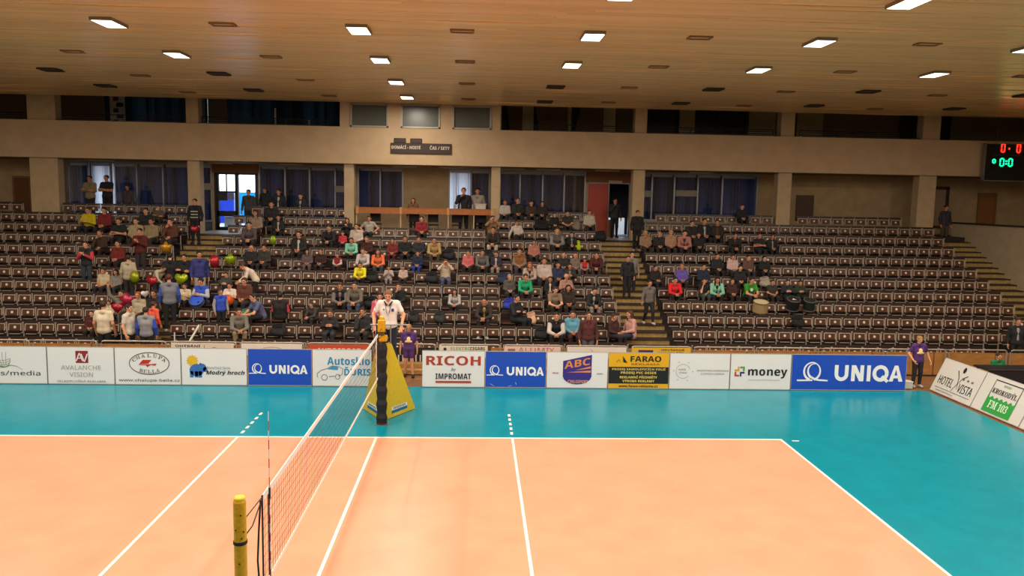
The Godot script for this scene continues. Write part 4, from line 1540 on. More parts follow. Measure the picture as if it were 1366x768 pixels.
func build_scoreboards() -> void:
	var t := thing("score_sign", "dark brown score sign with white lettering under the commentary booth windows", "sign", V(-0.16, 7.12, -20.26))
	var b := MB.new()
	b.cbox(V(0, 0, 0), V(2.45, 0.42, 0.06), 0.01)
	obj("panel", b, mat("32201a", 0.6), t)
	for x in [-0.85, -0.2]:
		b = MB.new()
		b.cbox(V(x, 0.3, 0), V(0.48, 0.2, 0.06), 0.02)
		obj("tab", b, mat("32201a", 0.6), t)
	var pale := mat("cfc4b4", 0.5)
	text(t, "DOMÁCÍ - HOSTÉ", -0.6, 0.05, 1.16, 0.16, pale, 0.034, "Droid Sans", true)
	text(t, "ČAS / SETY", 0.75, 0.05, 0.8, 0.17, pale, 0.034, "Droid Sans", true)
	t = thing("scoreboard", "black electronic scoreboard with glowing red and green digits", "scoreboard", V(24.4, 7.05, -20.0))
	b = MB.new()
	b.cbox(V(0, 0, 0), V(2.76, 1.5, 0.16), 0.02)
	obj("casing", b, mat("0c0f0e", 0.4), t)
	b = MB.new()
	for s in [-1.0, 1.0]:
		b.box(V(s * 1.385, 0, 0), V(0.03, 1.53, 0.2))
		b.box(V(0, s * 0.755, 0), V(2.8, 0.03, 0.2))
	obj("frame", b, mat("8a8a86", 0.4, 0.5), t)
	for q in [["red_digits", Color(1.0, 0.1, 0.05), 4.0, [[-0.66, 0.58, 0.13], [0.0, 0.58, 0.13], [0.75, 0.58, 0.13]], 0.33], ["green_digits", Color(0.03, 1.0, 0.6), 1.6, [[-1.0, 0.04, 0.1], [-0.66, 0.0, 0.15], [-0.3, 0.0, 0.15]], 0.3]]:
		b = MB.new()
		for d in q[3]:
			digit0(b, d[0], d[1], d[2], q[4] if d[2] > 0.11 else 0.14, 0.05, 0.086)
		b.box(V(-0.4 if q[0] == "red_digits" else -0.48, 0.56 if q[0] == "red_digits" else 0.05, 0.086), V(0.06, 0.06, 0.01))
		if q[0] == "green_digits":
			b.box(V(-0.48, -0.06, 0.086), V(0.06, 0.06, 0.01))
		var m := StandardMaterial3D.new()
		m.albedo_color = Color(0.1, 0.1, 0.1)
		m.emission_enabled = true
		m.emission = q[1]
		m.emission_energy_multiplier = q[2]
		obj(q[0], b, m, t)
		var l := AreaLight3D.new()
		l.name = "digit_light"
		l.area_size = Vector2(1.4, 0.3)
		l.light_color = q[1]
		l.light_energy = 0.12
		l.area_range = 40.0
		l.shadow_enabled = true
		l.position = V(-0.3, 0.55 if q[0] == "red_digits" else 0.0, 0.12)
		l.rotation.y = PI
		t.add_child(l)
	for k in 2:
		text(t, "HOSTÉ" if k else "DOMÁCÍ", -0.85 + 0.75 * k, 0.3, 0.42, 0.07, mat("5a544c", 0.5), 0.084, "Droid Sans", true)
	b = MB.new()
	for x in [-0.9, 0.9]:
		b.tube([V(x, 0.75, 0), V(x, 1.9, 0)], 0.012, 6)
	obj("hanger", b, mat("4a4a48", 0.4, 0.5), t)

# ---------------------------------------------------------------- people
func build_people() -> void:
	for p in PEOPLE:
		var o := add_person(p[0], V(p[1], p[2], p[3]), p[4], p[5] + (rng.randf() - 0.5) * (16.0 if p[5] == 0 else 0.0), p[6], p[7], p[8], p[9], p[10], p[11], p[12], p[13])
		var fl: String = p[12]
		if "w" in fl:
			var b := MB.new()
			for k in 3:
				var y := 1.22 - 0.11 * k if (p[0] as String).begins_with("s_") else 0.86 - 0.1 * k
				b.add(sdf_mesh([[V(-0.12, y, 0.1), 0.022, V(0.12, y, 0.1), 0.022]], 0.016, 0.01))
			obj("stripes", b, mat("b8b0a2", 0.8), o)
		if "g" in fl:
			var b := MB.new()
			b.lathe(V(0, 0.76, 0.245), [Vector2(0.055, 0), Vector2(0.055, 0.01), Vector2(0, 0.012)], 14, Basis(Vector3.RIGHT, PI / 2.0))
			obj("badge", b, mat("c8d4c0", 0.7), o)
	# the referee on the stand
	var r := add_person("referee", V(0.04, 1.145, -6.55), 1.12, 0.0, "dcd6d2", "1e2438", "", "s", "6a4a34", "", "t", "referee in white polo shirt standing on the stand with hands on its rail", "officials")
	var b := MB.new()
	b.add(sdf_mesh([[V(0.08, 1.41, 0.06), 0.02, V(0.03, 1.34, 0.12), 0.016], [V(-0.08, 1.41, 0.06), 0.02, V(-0.03, 1.34, 0.12), 0.016], [V(0.09, 1.41, 0.0), 0.022, V(-0.09, 1.41, 0.0), 0.022]], 0.009, 0.01))
	obj("collar", b, mat("1b1c24", 0.8), r)
	b = MB.new()
	b.tube([V(0.07, 1.4, 0.09), V(0.03, 1.2, 0.15), V(0.0, 1.1, 0.15), V(-0.03, 1.2, 0.15), V(-0.07, 1.4, 0.09)], 0.007, 6)
	obj("lanyard", b, mat("2a3448", 0.8), r)
	b = MB.new()
	b.cbox(V(0.1, 1.24, 0.135), V(0.055, 0.065, 0.02), 0.006)
	obj("badge", b, mat("2a3c6e", 0.7), r)
	b = MB.new()
	b.cbox(V(-0.09, 1.25, 0.135), V(0.035, 0.035, 0.02), 0.006)
	obj("emblem", b, mat("6a7490", 0.7), r)
	# the two ball girls in violet
	for q in [[0.2, -10.45, "girl_still", "h", "6a3a6a", "girl in violet t-shirt and shorts standing beside the yellow stand", "blond"], [14.93, -9.62, "girl_brisk", "", "1e1a22", "girl in violet t-shirt and black leggings at the corner of the boards", ""]]:
		var g := add_person(q[2], V(q[0], 0.0, q[1]), 0.91 if q[3] else 0.89, 0.0, "4c2868", "4a2a60" if q[3] else q[4], "", "n", "9a7448", "", "t" + q[3], q[5], "ball girls")
		b = MB.new()
		b.add(sdf_mesh([[V(0.0, 1.24, 0.105), 0.06, V(0.0, 1.17, 0.108), 0.065], [V(-0.08, 1.15, 0.1), 0.036, V(0.08, 1.15, 0.1), 0.036]], 0.011, 0.02))
		obj("shirt_print", b, mat("e8cc88", 0.8), g)
	# boy in green behind the end-line boards and the dark figure by the outer stairs
	add_person("lap", V(17.2, 0.0, -9.45), 0.86, 0.0, "1c6a3c", "1a1a20", "", "s", "", "", "", "boy in green sweater sitting behind the leaning boards", "people at the court corner")
	add_person("s_standing", V(19.45, 0.0, -11.95), 1.02, -20.0, "16171c", "15151a", "", "s", "", "8a8a94", "", "person in dark coat standing behind the rail at the outer stairs", "people at the court corner")
	add_person("s_standing", V(5.62, 0.0, -11.75), 1.06, 0.0, "4a2424", "5a5560", "", "s", "", "5e1c20", "", "person in maroon hooded jacket standing at the rail above the shield board", "people at the rail")

# ---------------------------------------------------------------- small things
func puffy(outline: Array, depth: float) -> MB:  # a foil balloon: outline swelling to a rounded cushion
	var b := MB.new()
	var m := outline.size()
	var rings := 6
	for side in [1.0, -1.0]:
		var base := b.v.size()
		for k in rings + 1:
			var s := cos(PI / 2.0 * k / rings)
			var z: float = depth * sin(PI / 2.0 * k / rings) * side
			for i in m:
				var o: Vector2 = outline[i]
				b.v.push_back(V(o.x * s, o.y * s, z))
				b.n.push_back(V(o.x * s * 2.0, o.y * s * 2.0, side * (0.05 + sin(PI / 2.0 * k / rings)) * 0.5).normalized())
				b.c.push_back(Color.WHITE)
		for k in rings:
			for i in m:
				b.quad_ix(base + k * m + i, base + k * m + (i + 1) % m, base + (k + 1) * m + (i + 1) % m, base + (k + 1) * m + i)
	return b

func build_small_things() -> void:
	var heart := []
	var star := []
	var oval := []
	for i in 36:
		var a := TAU * i / 36.0
		heart.append(Vector2(16.0 * pow(sin(a), 3.0), 13.0 * cos(a) - 5.0 * cos(2.0 * a) - 2.0 * cos(3.0 * a) - cos(4.0 * a) + 2.0) / 17.0)
		oval.append(Vector2(0.62 * cos(a), 0.95 * sin(a)))
		var ph := fmod(i / 36.0 * 5.0, 1.0)
		var rr := lerpf(1.0, 0.52, 1.0 - absf(ph * 2.0 - 1.0))
		star.append(Vector2(sin(a), cos(a)) * rr)
	var shapes := {"heart": heart, "star": star, "oval": oval}
	# shape, colour, x, y, z, size, turn, label
	for q in [
		["star", "9c2440", -8.9, 1.8, -13.0, 0.25, 0.1, "large pink-red star balloon held above the fans"],
		["heart", "8e1624", -9.15, 1.55, -12.9, 0.2, 0.3, "red heart balloon below the pink-red star"],
		["oval", "869014", -9.3, 2.35, -14.6, 0.24, 0.0, "narrow yellow-green balloon seen edge-on among the fans"],
		["heart", "981a2c", -8.62, 2.25, -14.3, 0.21, -0.2, "red heart balloon beside the bent pale shirt"],
		["star", "b07c18", -8.85, 3.25, -16.2, 0.24, 0.3, "gold star balloon above the dark figures by the stairs"],
		["heart", "90a010", -7.62, 2.35, -14.2, 0.23, 0.0, "yellow-green heart balloon above the cream t-shirt"],
		["oval", "8a1c24", -7.3, 2.6, -14.9, 0.16, 0.4, "small dark red balloon on the glazed door stairs"],
		["heart", "8e1620", -8.2, 3.85, -17.3, 0.19, 0.8, "dark red balloon floating before the stair steps"],
		["oval", "a0202c", -6.75, 2.9, -14.9, 0.24, 0.5, "red oval balloon beside the yellow-green one"],
		["star", "7c9010", -6.3, 2.95, -15.2, 0.24, 0.5, "crumpled yellow-green star balloon"],
		["oval", "7c9a12", -5.2, 3.55, -16.6, 0.18, 0.2, "bright yellow-green balloon over the seats of the middle block"],
		["heart", "b4b0ac", -8.45, 1.95, -13.3, 0.14, 0.7, "small silver balloon among the fans"]]:
		var t := thing("foil_balloon", q[7], "balloon", V(q[2], q[3], q[4]), "foil balloons of the fans", q[6])
		var sz: float = q[5]
		var pts := []
		for p in shapes[q[0]]:
			pts.append(p * sz)
		obj("skin", puffy(pts, sz * 0.48), mat(q[1], 0.22, 0.35), t)
		var b := MB.new()
		b.tube([V(0, -sz * 0.85, 0), V(0.02, -sz * 0.85 - 0.2, 0.01), V(0.0, -sz * 0.85 - 0.42, 0.03)], 0.004, 5)
		obj("ribbon", b, mat("b0a89a", 0.6), t)
	# ball, drums, tambour
	var t := thing("orange_ball", "orange ball held by the person in white t-shirt", "ball", V(-6.0, 1.72, -13.75))
	var b := MB.new()
	b.add(sdf_mesh([[Vector3.ZERO, 0.2, V(0.001, 0, 0), 0.2]], 0.03, 0.01))
	obj("skin", b, mat("c84c12", 0.4), t)
	for q in [[-7.0, 1.68, -13.8, 0.22, 0.12, "1f48c4", "blue drum held in the lap of the blue tracksuit", 0.75], [13.05, 1.78, -14.3, 0.22, 0.36, "1c1e22", "dark drum with white print before the drummers", 0.35], [13.62, 1.76, -14.3, 0.2, 0.34, "1e2a24", "dark green drum beside the printed drum", 0.3], [11.92, 1.68, -14.3, 0.26, 0.34, "a08a66", "cream tub drum before the green t-shirt", 0.25]]:
		var d := thing("drum", q[6], "drum", V(q[0], q[1], q[2]), "drums of the fans")
		var tilt := Basis(Vector3.RIGHT, q[7])
		b = MB.new()
		b.lathe(V(0, 0, 0), [Vector2(q[3], -q[4] / 2.0), Vector2(q[3], q[4] / 2.0)], 24, tilt)
		obj("shell", b, mat(q[5], 0.4), d)
		b = MB.new()
		b.lathe(V(0, 0, 0), [Vector2(0, q[4] / 2.0 - 0.006), Vector2(q[3], q[4] / 2.0 - 0.006)], 24, tilt)
		b.lathe(V(0, 0, 0), [Vector2(q[3], -q[4] / 2.0 + 0.006), Vector2(0, -q[4] / 2.0 + 0.006)], 24, tilt)
		obj("drumhead", b, mat("2454d0" if q[5] == "1f48c4" else ("c4b494" if q[5] == "a08a66" else "24262a"), 0.5), d)
		b = MB.new()
		for s in [-1.0, 1.0]:
			b.lathe(V(0, 0, 0), [Vector2(q[3] + 0.012, s * q[4] / 2.0 - 0.02), Vector2(q[3] + 0.012, s * q[4] / 2.0 + 0.012), Vector2(q[3] - 0.01, s * q[4] / 2.0 + 0.012)], 24, tilt)
		obj("hoop", b, mat("6a6a6a" if q[5] != "a08a66" else "8a7048", 0.35, 0.2), d)
		if q[5] == "1c1e22":
			b = MB.new()
			b.flat(PackedVector2Array([Vector2(-0.08, -0.05), Vector2(0.08, -0.05), Vector2(0, 0.08)]), 0.0)
			var pr := obj("print", b, mat("c8ccc8", 0.5), d)
			pr.basis = tilt * Basis(Vector3.RIGHT, -PI / 2.0)
			pr.position = tilt * V(0, q[4] / 2.0 + 0.002, 0)
	# coats and bags left on seats: rounded heaps of cloth
	for q in [
		["draped_coat", 2.52, 7, "15161b", 0.55, "black coat draped over a seat beside pale drawn-up trousers", "coat"],
		["draped_coat", 1.1, 7, "17171a", 0.5, "black coat on the seat next to the mustard cardigan", "coat"],
		["draped_coat", 0.55, 5, "16171c", 0.55, "dark coat on the seat beside the cream patterned sweater", "coat"],
		["draped_coat", -1.55, 5, "141417", 0.5, "black coat heaped beside the child with raised hands", "coat"],
		["draped_coat", -1.4, 3, "141416", 0.5, "black coat heaped beside the grey-brown fleece", "coat"],
		["backpack", 3.05, 5, "262a44", 0.42, "navy patterned backpack at the feet of the white t-shirt", "bag"],
		["draped_coat", 0.1, 2, "1d1a1c", 0.36, "dark coat on a seat past the dark suit", "coat"],
		["backpack", 0.95, 2, "26262a", 0.36, "dark grey bag next to the pale grey hoodie", "bag"],
		["draped_coat", 4.25, 1, "16181e", 0.5, "dark padded coat heaped in the front rows by the black and white jacket", "coat"],
		["yellow_bag", 5.98, 8, "a8bc14", 0.28, "bright yellow-green bag on a seat near the stairs", "bag"],
		["green_blanket", 10.3, 4, "128050", 0.5, "green blanket over seats in the side-wall block", "blanket"],
		["draped_coat", -4.1, 1, "131316", 0.6, "black coat over the seat back below the pink sleeves", "coat"],
		["seat_cushion", -5.3, 2, "3c8c74", 0.42, "round teal cushion beside the orange ball", "cushion"],
		["pink_coat", 3.95, 2, "c4987e", 0.32, "peach coat on a seat beside the child with bare arms", "coat"],
		["tan_jacket", -16.9, 10, "8a7448", 0.36, "tan jacket hung over a seat by the brown door", "jacket"],
		["draped_coat", 12.9, 2, "120f10", 0.5, "black coat hanging over a seat below the printed drum", "coat"],
		["pale_coat", 12.55, 5, "9a9080", 0.4, "pale coat lying on a seat behind the bare forearms", "coat"],
		["draped_coat", 7.0, 9, "141317", 0.5, "black coat on the end seat by the red door stairs", "coat"],
		["draped_coat", 4.7, 10, "131216", 0.8, "black coats spread over seats by the black coat wearer", "coat"],
		["pale_coat", 6.1, 10, "7c7466", 0.4, "grey coat on a seat beside the striped sweater", "coat"],
		["blue_bag", 3.25, 3, "2438a0", 0.4, "royal blue bag behind the turned navy sweater", "bag"]]:
		var i: int = q[2]
		var w: float = q[4]
		t = thing(q[0], q[5], q[6], V(q[1], row_y(i) + 0.44, row_z(i) + 0.1), "coats and bags on seats")
		b = MB.new()
		b.add(sdf_mesh([[V(-w * 0.28, 0.08, 0.1), 0.1, V(w * 0.28, 0.08, 0.1), 0.1], [V(-w * 0.22, 0.24, 0.0), 0.08, V(w * 0.2, 0.27, 0.0), 0.085], [V(-w * 0.2, 0.06, 0.18), 0.08, V(w * 0.2, 0.03, 0.2), 0.08], [V(w * 0.28, 0.22, 0.03), 0.05, V(w * 0.33, 0.0, 0.16), 0.045]], 0.025, 0.05))
		obj("cloth", b, mat(q[3], 0.9), t)
		b = MB.new()
		b.add(sdf_mesh([[V(-w * 0.2, 0.3, 0.06), 0.03, V(w * 0.2, 0.33, 0.05), 0.03]], 0.02, 0.02))
		obj("collar" if q[6] != "bag" else "strap", b, mat((Color(q[3]) * 0.8).to_html(false), 0.9), t)
	# thin white clappers held in the front rows, the microphone, and the cup
	b = MB.new()
	b.tube([V(-6.55, 0.7, -11.75), V(-6.3, 1.2, -11.95)], 0.035, 8)
	single("cheering_stick", b, mat("cfc8bc", 0.5), "long white inflated cheering stick leaning behind the rail", "cheering stick")
	b = MB.new()
	b.tube([V(-6.98, 0.0, -11.7), V(-6.96, 1.0, -11.7)], 0.02, 8)
	single("cheering_stick", b, mat("cfc8bc", 0.5), "short white cheering stick standing at the rail", "cheering stick")
	# black table by the boards' corner with its cloth
	t = thing("black_table", "black cloth-covered table behind the leaning boards", "table", V(18.2, 0, -9.0))
	b = MB.new()
	b.cbox(V(0, 0.72, 0), V(3.6, 0.04, 0.7), 0.01)
	obj("table_top", b, mat("121114", 0.5), t)
	b = MB.new()
	b.cbox(V(0, 0.36, 0.33), V(3.56, 0.7, 0.02), 0.006)
	obj("cloth", b, mat("141216", 0.8), t)
	for s in [[-1, -1], [1, -1], [-1, 1], [1, 1]]:
		b = MB.new()
		b.box(V(s[0] * 1.7, 0.35, s[1] * 0.28), V(0.05, 0.7, 0.05))
		obj("leg", b, mat("2a2a2c", 0.5), t)
	t = thing("folding_chair", "plain chair under the boy in green", "chair", V(17.2, 0, -9.5))
	b = MB.new()
	b.cbox(V(0, 0.345, 0.1), V(0.4, 0.03, 0.38), 0.008)
	obj("seat", b, mat("3a2a20", 0.6), t)
	for s in [[-1, -1], [1, -1], [-1, 1], [1, 1]]:
		b = MB.new()
		b.tube([V(s[0] * 0.17, 0, 0.1 + s[1] * 0.16), V(s[0] * 0.17, 0.34, 0.1 + s[1] * 0.16)], 0.012, 6)
		obj("leg", b, mat("6a6a6c", 0.4, 0.4), t)
	# white crate beside the ball girl at the corner
	t = thing("white_crate", "low white crate on the floor at the corner of the boards", "crate", V(14.55, 0, -9.5))
	b = MB.new()
	b.cbox(V(0, 0.1, 0), V(0.3, 0.2, 0.25), 0.015)
	obj("body", b, mat("c8c6c0", 0.5), t)
	b = MB.new()
	b.cbox(V(0, 0.205, 0), V(0.32, 0.02, 0.27), 0.006)
	obj("lid", b, mat("d4d2cc", 0.5), t)
# ---------------------------------------------------------------- bodies: smooth union of tapered capsules, meshed as surface nets
func sdf_mesh(bones: Array, cell: float, k: float, cuts := [], more := []) -> Array:
	var lo := Vector3.INF
	var hi := -Vector3.INF
	for b in bones + more:
		var r: float = maxf(b[1], b[3]) + 2.5 * cell
		var e := Vector3(r, r, r)
		lo = lo.min(b[0] - e).min(b[2] - e)
		hi = hi.max(b[0] + e).max(b[2] + e)
	var nx := int((hi.x - lo.x) / cell) + 2
	var ny := int((hi.y - lo.y) / cell) + 2
	var nz := int((hi.z - lo.z) / cell) + 2
	var sy := nx
	var sz := nx * ny
	var f := PackedFloat32Array()
	f.resize(nx * ny * nz)
	f.fill(1.0)
	var todo := bones.duplicate()
	for stage in 2:
		for b in (bones if stage == 0 else more):
			var a: Vector3 = b[0]
			var r0: float = b[1]
			var ba: Vector3 = b[2] - a
			var dr: float = b[3] - r0
			var inv := 1.0 / maxf(ba.dot(ba), 1e-9)
			var rr: float = maxf(b[1], b[3]) + k + 2.0 * cell
			var l: Vector3 = ((a.min(b[2]) - Vector3(rr, rr, rr)) - lo) / cell
			var h: Vector3 = ((a.max(b[2]) + Vector3(rr, rr, rr)) - lo) / cell
			for z in range(maxi(0, int(l.z)), mini(nz, int(h.z) + 1)):
				for y in range(maxi(0, int(l.y)), mini(ny, int(h.y) + 1)):
					var x0 := maxi(0, int(l.x))
					var id := z * sz + y * sy + x0
					var p := lo + Vector3(x0, y, z) * cell - a
					for x in range(x0, mini(nx, int(h.x) + 1)):
						var t := clampf(p.dot(ba) * inv, 0.0, 1.0)
						var d := (p - ba * t).length() - r0 - dr * t
						var o := f[id]
						if d < o + k:
							var q := k - absf(o - d)
							f[id] = minf(o, d) - (q * q * 0.25 / k if q > 0.0 else 0.0)
						id += 1
						p.x += cell
		if stage == 0:
			for cut in cuts:  # [normal, distance]: keep the side where normal . p < distance
				for z in nz:
					for y in ny:
						var id := z * sz + y * sy
						for x in nx:
							var g: float = (lo + Vector3(x, y, z) * cell).dot(cut[0]) - cut[1]
							if g > f[id + x]:
								f[id + x] = g
	var at := PackedInt32Array()
	at.resize(f.size())
	at.fill(-1)
	var V := PackedVector3Array()
	var N := PackedVector3Array()
	var C := PackedColorArray()
	var I := PackedInt32Array()
	var off := [0, 1, sy, sy + 1, sz, sz + 1, sz + sy, sz + sy + 1]
	var lim := cell * 1.8
	var near := PackedInt32Array()
	for z in nz - 1:
		for y in ny - 1:
			var id := z * sz + y * sy
			for x in nx - 1:
				if absf(f[id]) < lim:
					var s := 0
					for o in off:
						if f[id + o] < 0.0:
							s += 1
					if s > 0 and s < 8:
						var sum := Vector3()
						var cnt := 0
						for e in EDGES:
							var fa := f[id + off[e[0]]]
							var fb := f[id + off[e[1]]]
							if (fa < 0.0) != (fb < 0.0):
								var t := fa / (fa - fb)
								var pa := Vector3(e[0] & 1, (e[0] >> 1) & 1, e[0] >> 2)
								var pb := Vector3(e[1] & 1, (e[1] >> 1) & 1, e[1] >> 2)
								sum += pa.lerp(pb, t)
								cnt += 1
						var c := [f[id], f[id + 1], f[id + sy], f[id + sy + 1], f[id + sz], f[id + sz + 1], f[id + sz + sy], f[id + sz + sy + 1]]
						var g := Vector3(c[1] + c[3] + c[5] + c[7] - c[0] - c[2] - c[4] - c[6], c[2] + c[3] + c[6] + c[7] - c[0] - c[1] - c[4] - c[5], c[4] + c[5] + c[6] + c[7] - c[0] - c[1] - c[2] - c[3])
						at[id] = V.size()
						near.push_back(id)
						V.push_back(lo + (Vector3(x, y, z) + sum / cnt) * cell)
						N.push_back(g.normalized())
						C.push_back(Color.WHITE)
				id += 1
	var step := [1, sy, sz]
	for id in near:
		for ax in 3:
			var other: int = id + step[ax]
			if (f[id] < 0.0) == (f[other] < 0.0):
				continue
			var u: int = step[(ax + 1) % 3]
			var w: int = step[(ax + 2) % 3]
			if id - u - w < 0:
				continue
			var a := at[id]
			var b := at[id - u]
			var c := at[id - u - w]
			var d := at[id - w]
			if a < 0 or b < 0 or c < 0 or d < 0:
				continue
			if f[id] < 0.0:
				for q in [a, d, c, a, c, b]:
					I.push_back(q)
			else:
				for q in [a, b, c, a, c, d]:
					I.push_back(q)
	return [V, N, C, I]

const EDGES := [[0, 1], [2, 3], [4, 5], [6, 7], [0, 2], [1, 3], [4, 6], [5, 7], [0, 4], [1, 5], [2, 6], [3, 7]]

var head_mesh: Array
var hand_mesh: Array
var hairs := {}
var poses := {}

func V(x: float, y: float, z: float) -> Vector3:
	return Vector3(x, y, z)

func make_head() -> void:
	var b := [
		[V(0, 0.035, -0.03), 0.076, V(0, 0.03, 0.016), 0.072], [V(0, -0.02, 0.02), 0.06, V(0, -0.068, 0.045), 0.036],
		[V(0, 0.008, 0.083), 0.009, V(0, -0.022, 0.1), 0.013], [V(-0.03, 0.024, 0.076), 0.011, V(0.03, 0.024, 0.076), 0.011],
		[V(-0.017, -0.047, 0.078), 0.008, V(0.017, -0.047, 0.078), 0.008], [V(0, -0.06, -0.02), 0.05, V(0, -0.17, -0.035), 0.052],
	]
	for s in [-1.0, 1.0]:
		b.append([V(s * 0.076, -0.012, -0.012), 0.012, V(s * 0.082, 0.02, -0.018), 0.015])
		b.append([V(s * 0.045, -0.01, 0.055), 0.022, V(s * 0.04, -0.02, 0.055), 0.022])
	head_mesh = sdf_mesh(b, 0.0085, 0.018)
	var vs: PackedVector3Array = head_mesh[0]
	var cs: PackedColorArray = head_mesh[2]
	for i in vs.size():
		var p := vs[i]
		if p.z > 0.04:
			var e := Vector2(absf(p.x) - 0.032, p.y - 0.006)
			if e.length() < 0.011:
				cs[i] = Color(0.06, 0.05, 0.05)
			elif absf(e.x) < 0.02 and absf(p.y - 0.03) < 0.006:
				cs[i] = Color(0.25, 0.2, 0.17)
			elif absf(p.x) < 0.024 and absf(p.y + 0.047) < 0.008:
				cs[i] = Color(0.72, 0.38, 0.36)
	head_mesh[2] = cs
	# hand: wrist at the origin, fingers along -y, palm towards +z, thumb on +x
	var h := []
	var fx := [-0.03, -0.01, 0.01, 0.03]
	var fl := [0.058, 0.075, 0.08, 0.07]
	for i in 4:
		var k := V(fx[i], -0.09, 0.004)
		h.append([V(fx[i] * 0.6, -0.005, 0), 0.016, k, 0.0115])
		var m := k + V(fx[i] * 0.1, -fl[i] * 0.5, 0.008)
		h.append([k, 0.0095, m, 0.009])
		h.append([m, 0.009, m + V(0, -fl[i] * 0.42, 0.026), 0.0075])
	h.append([V(0.018, -0.02, 0.004), 0.015, V(0.045, -0.055, 0.02), 0.011])
	h.append([V(0.045, -0.055, 0.02), 0.0105, V(0.05, -0.09, 0.038), 0.009])
	hand_mesh = sdf_mesh(h, 0.0065, 0.006)
	var cap := [[V(0, 0.042, -0.034), 0.087, V(0, 0.04, 0.012), 0.083]]
	var cut := [[V(0, -0.66, 0.75).normalized(), 0.012]]
	hairs["s"] = sdf_mesh(cap, 0.011, 0.01, cut)
	var lg := []
	for s in [-1.0, 1.0]:
		lg.append([V(s * 0.07, 0.03, -0.02), 0.03, V(s * 0.078, -0.16, -0.005), 0.032])
	lg.append([V(0, 0.0, -0.075), 0.055, V(0, -0.19, -0.085), 0.05])
	hairs["l"] = sdf_mesh(cap, 0.011, 0.02, cut, lg)
	hairs["n"] = sdf_mesh(cap, 0.011, 0.015, cut, [[V(0, 0.06, -0.12), 0.04, V(0, 0.05, -0.135), 0.035]])

func toward(y: Vector3, hint: Vector3) -> Basis:  # basis whose -y axis is y, z nearest to hint
	var yy := -y.normalized()
	var x := yy.cross(hint).normalized()
	return Basis(x, yy, x.cross(yy))

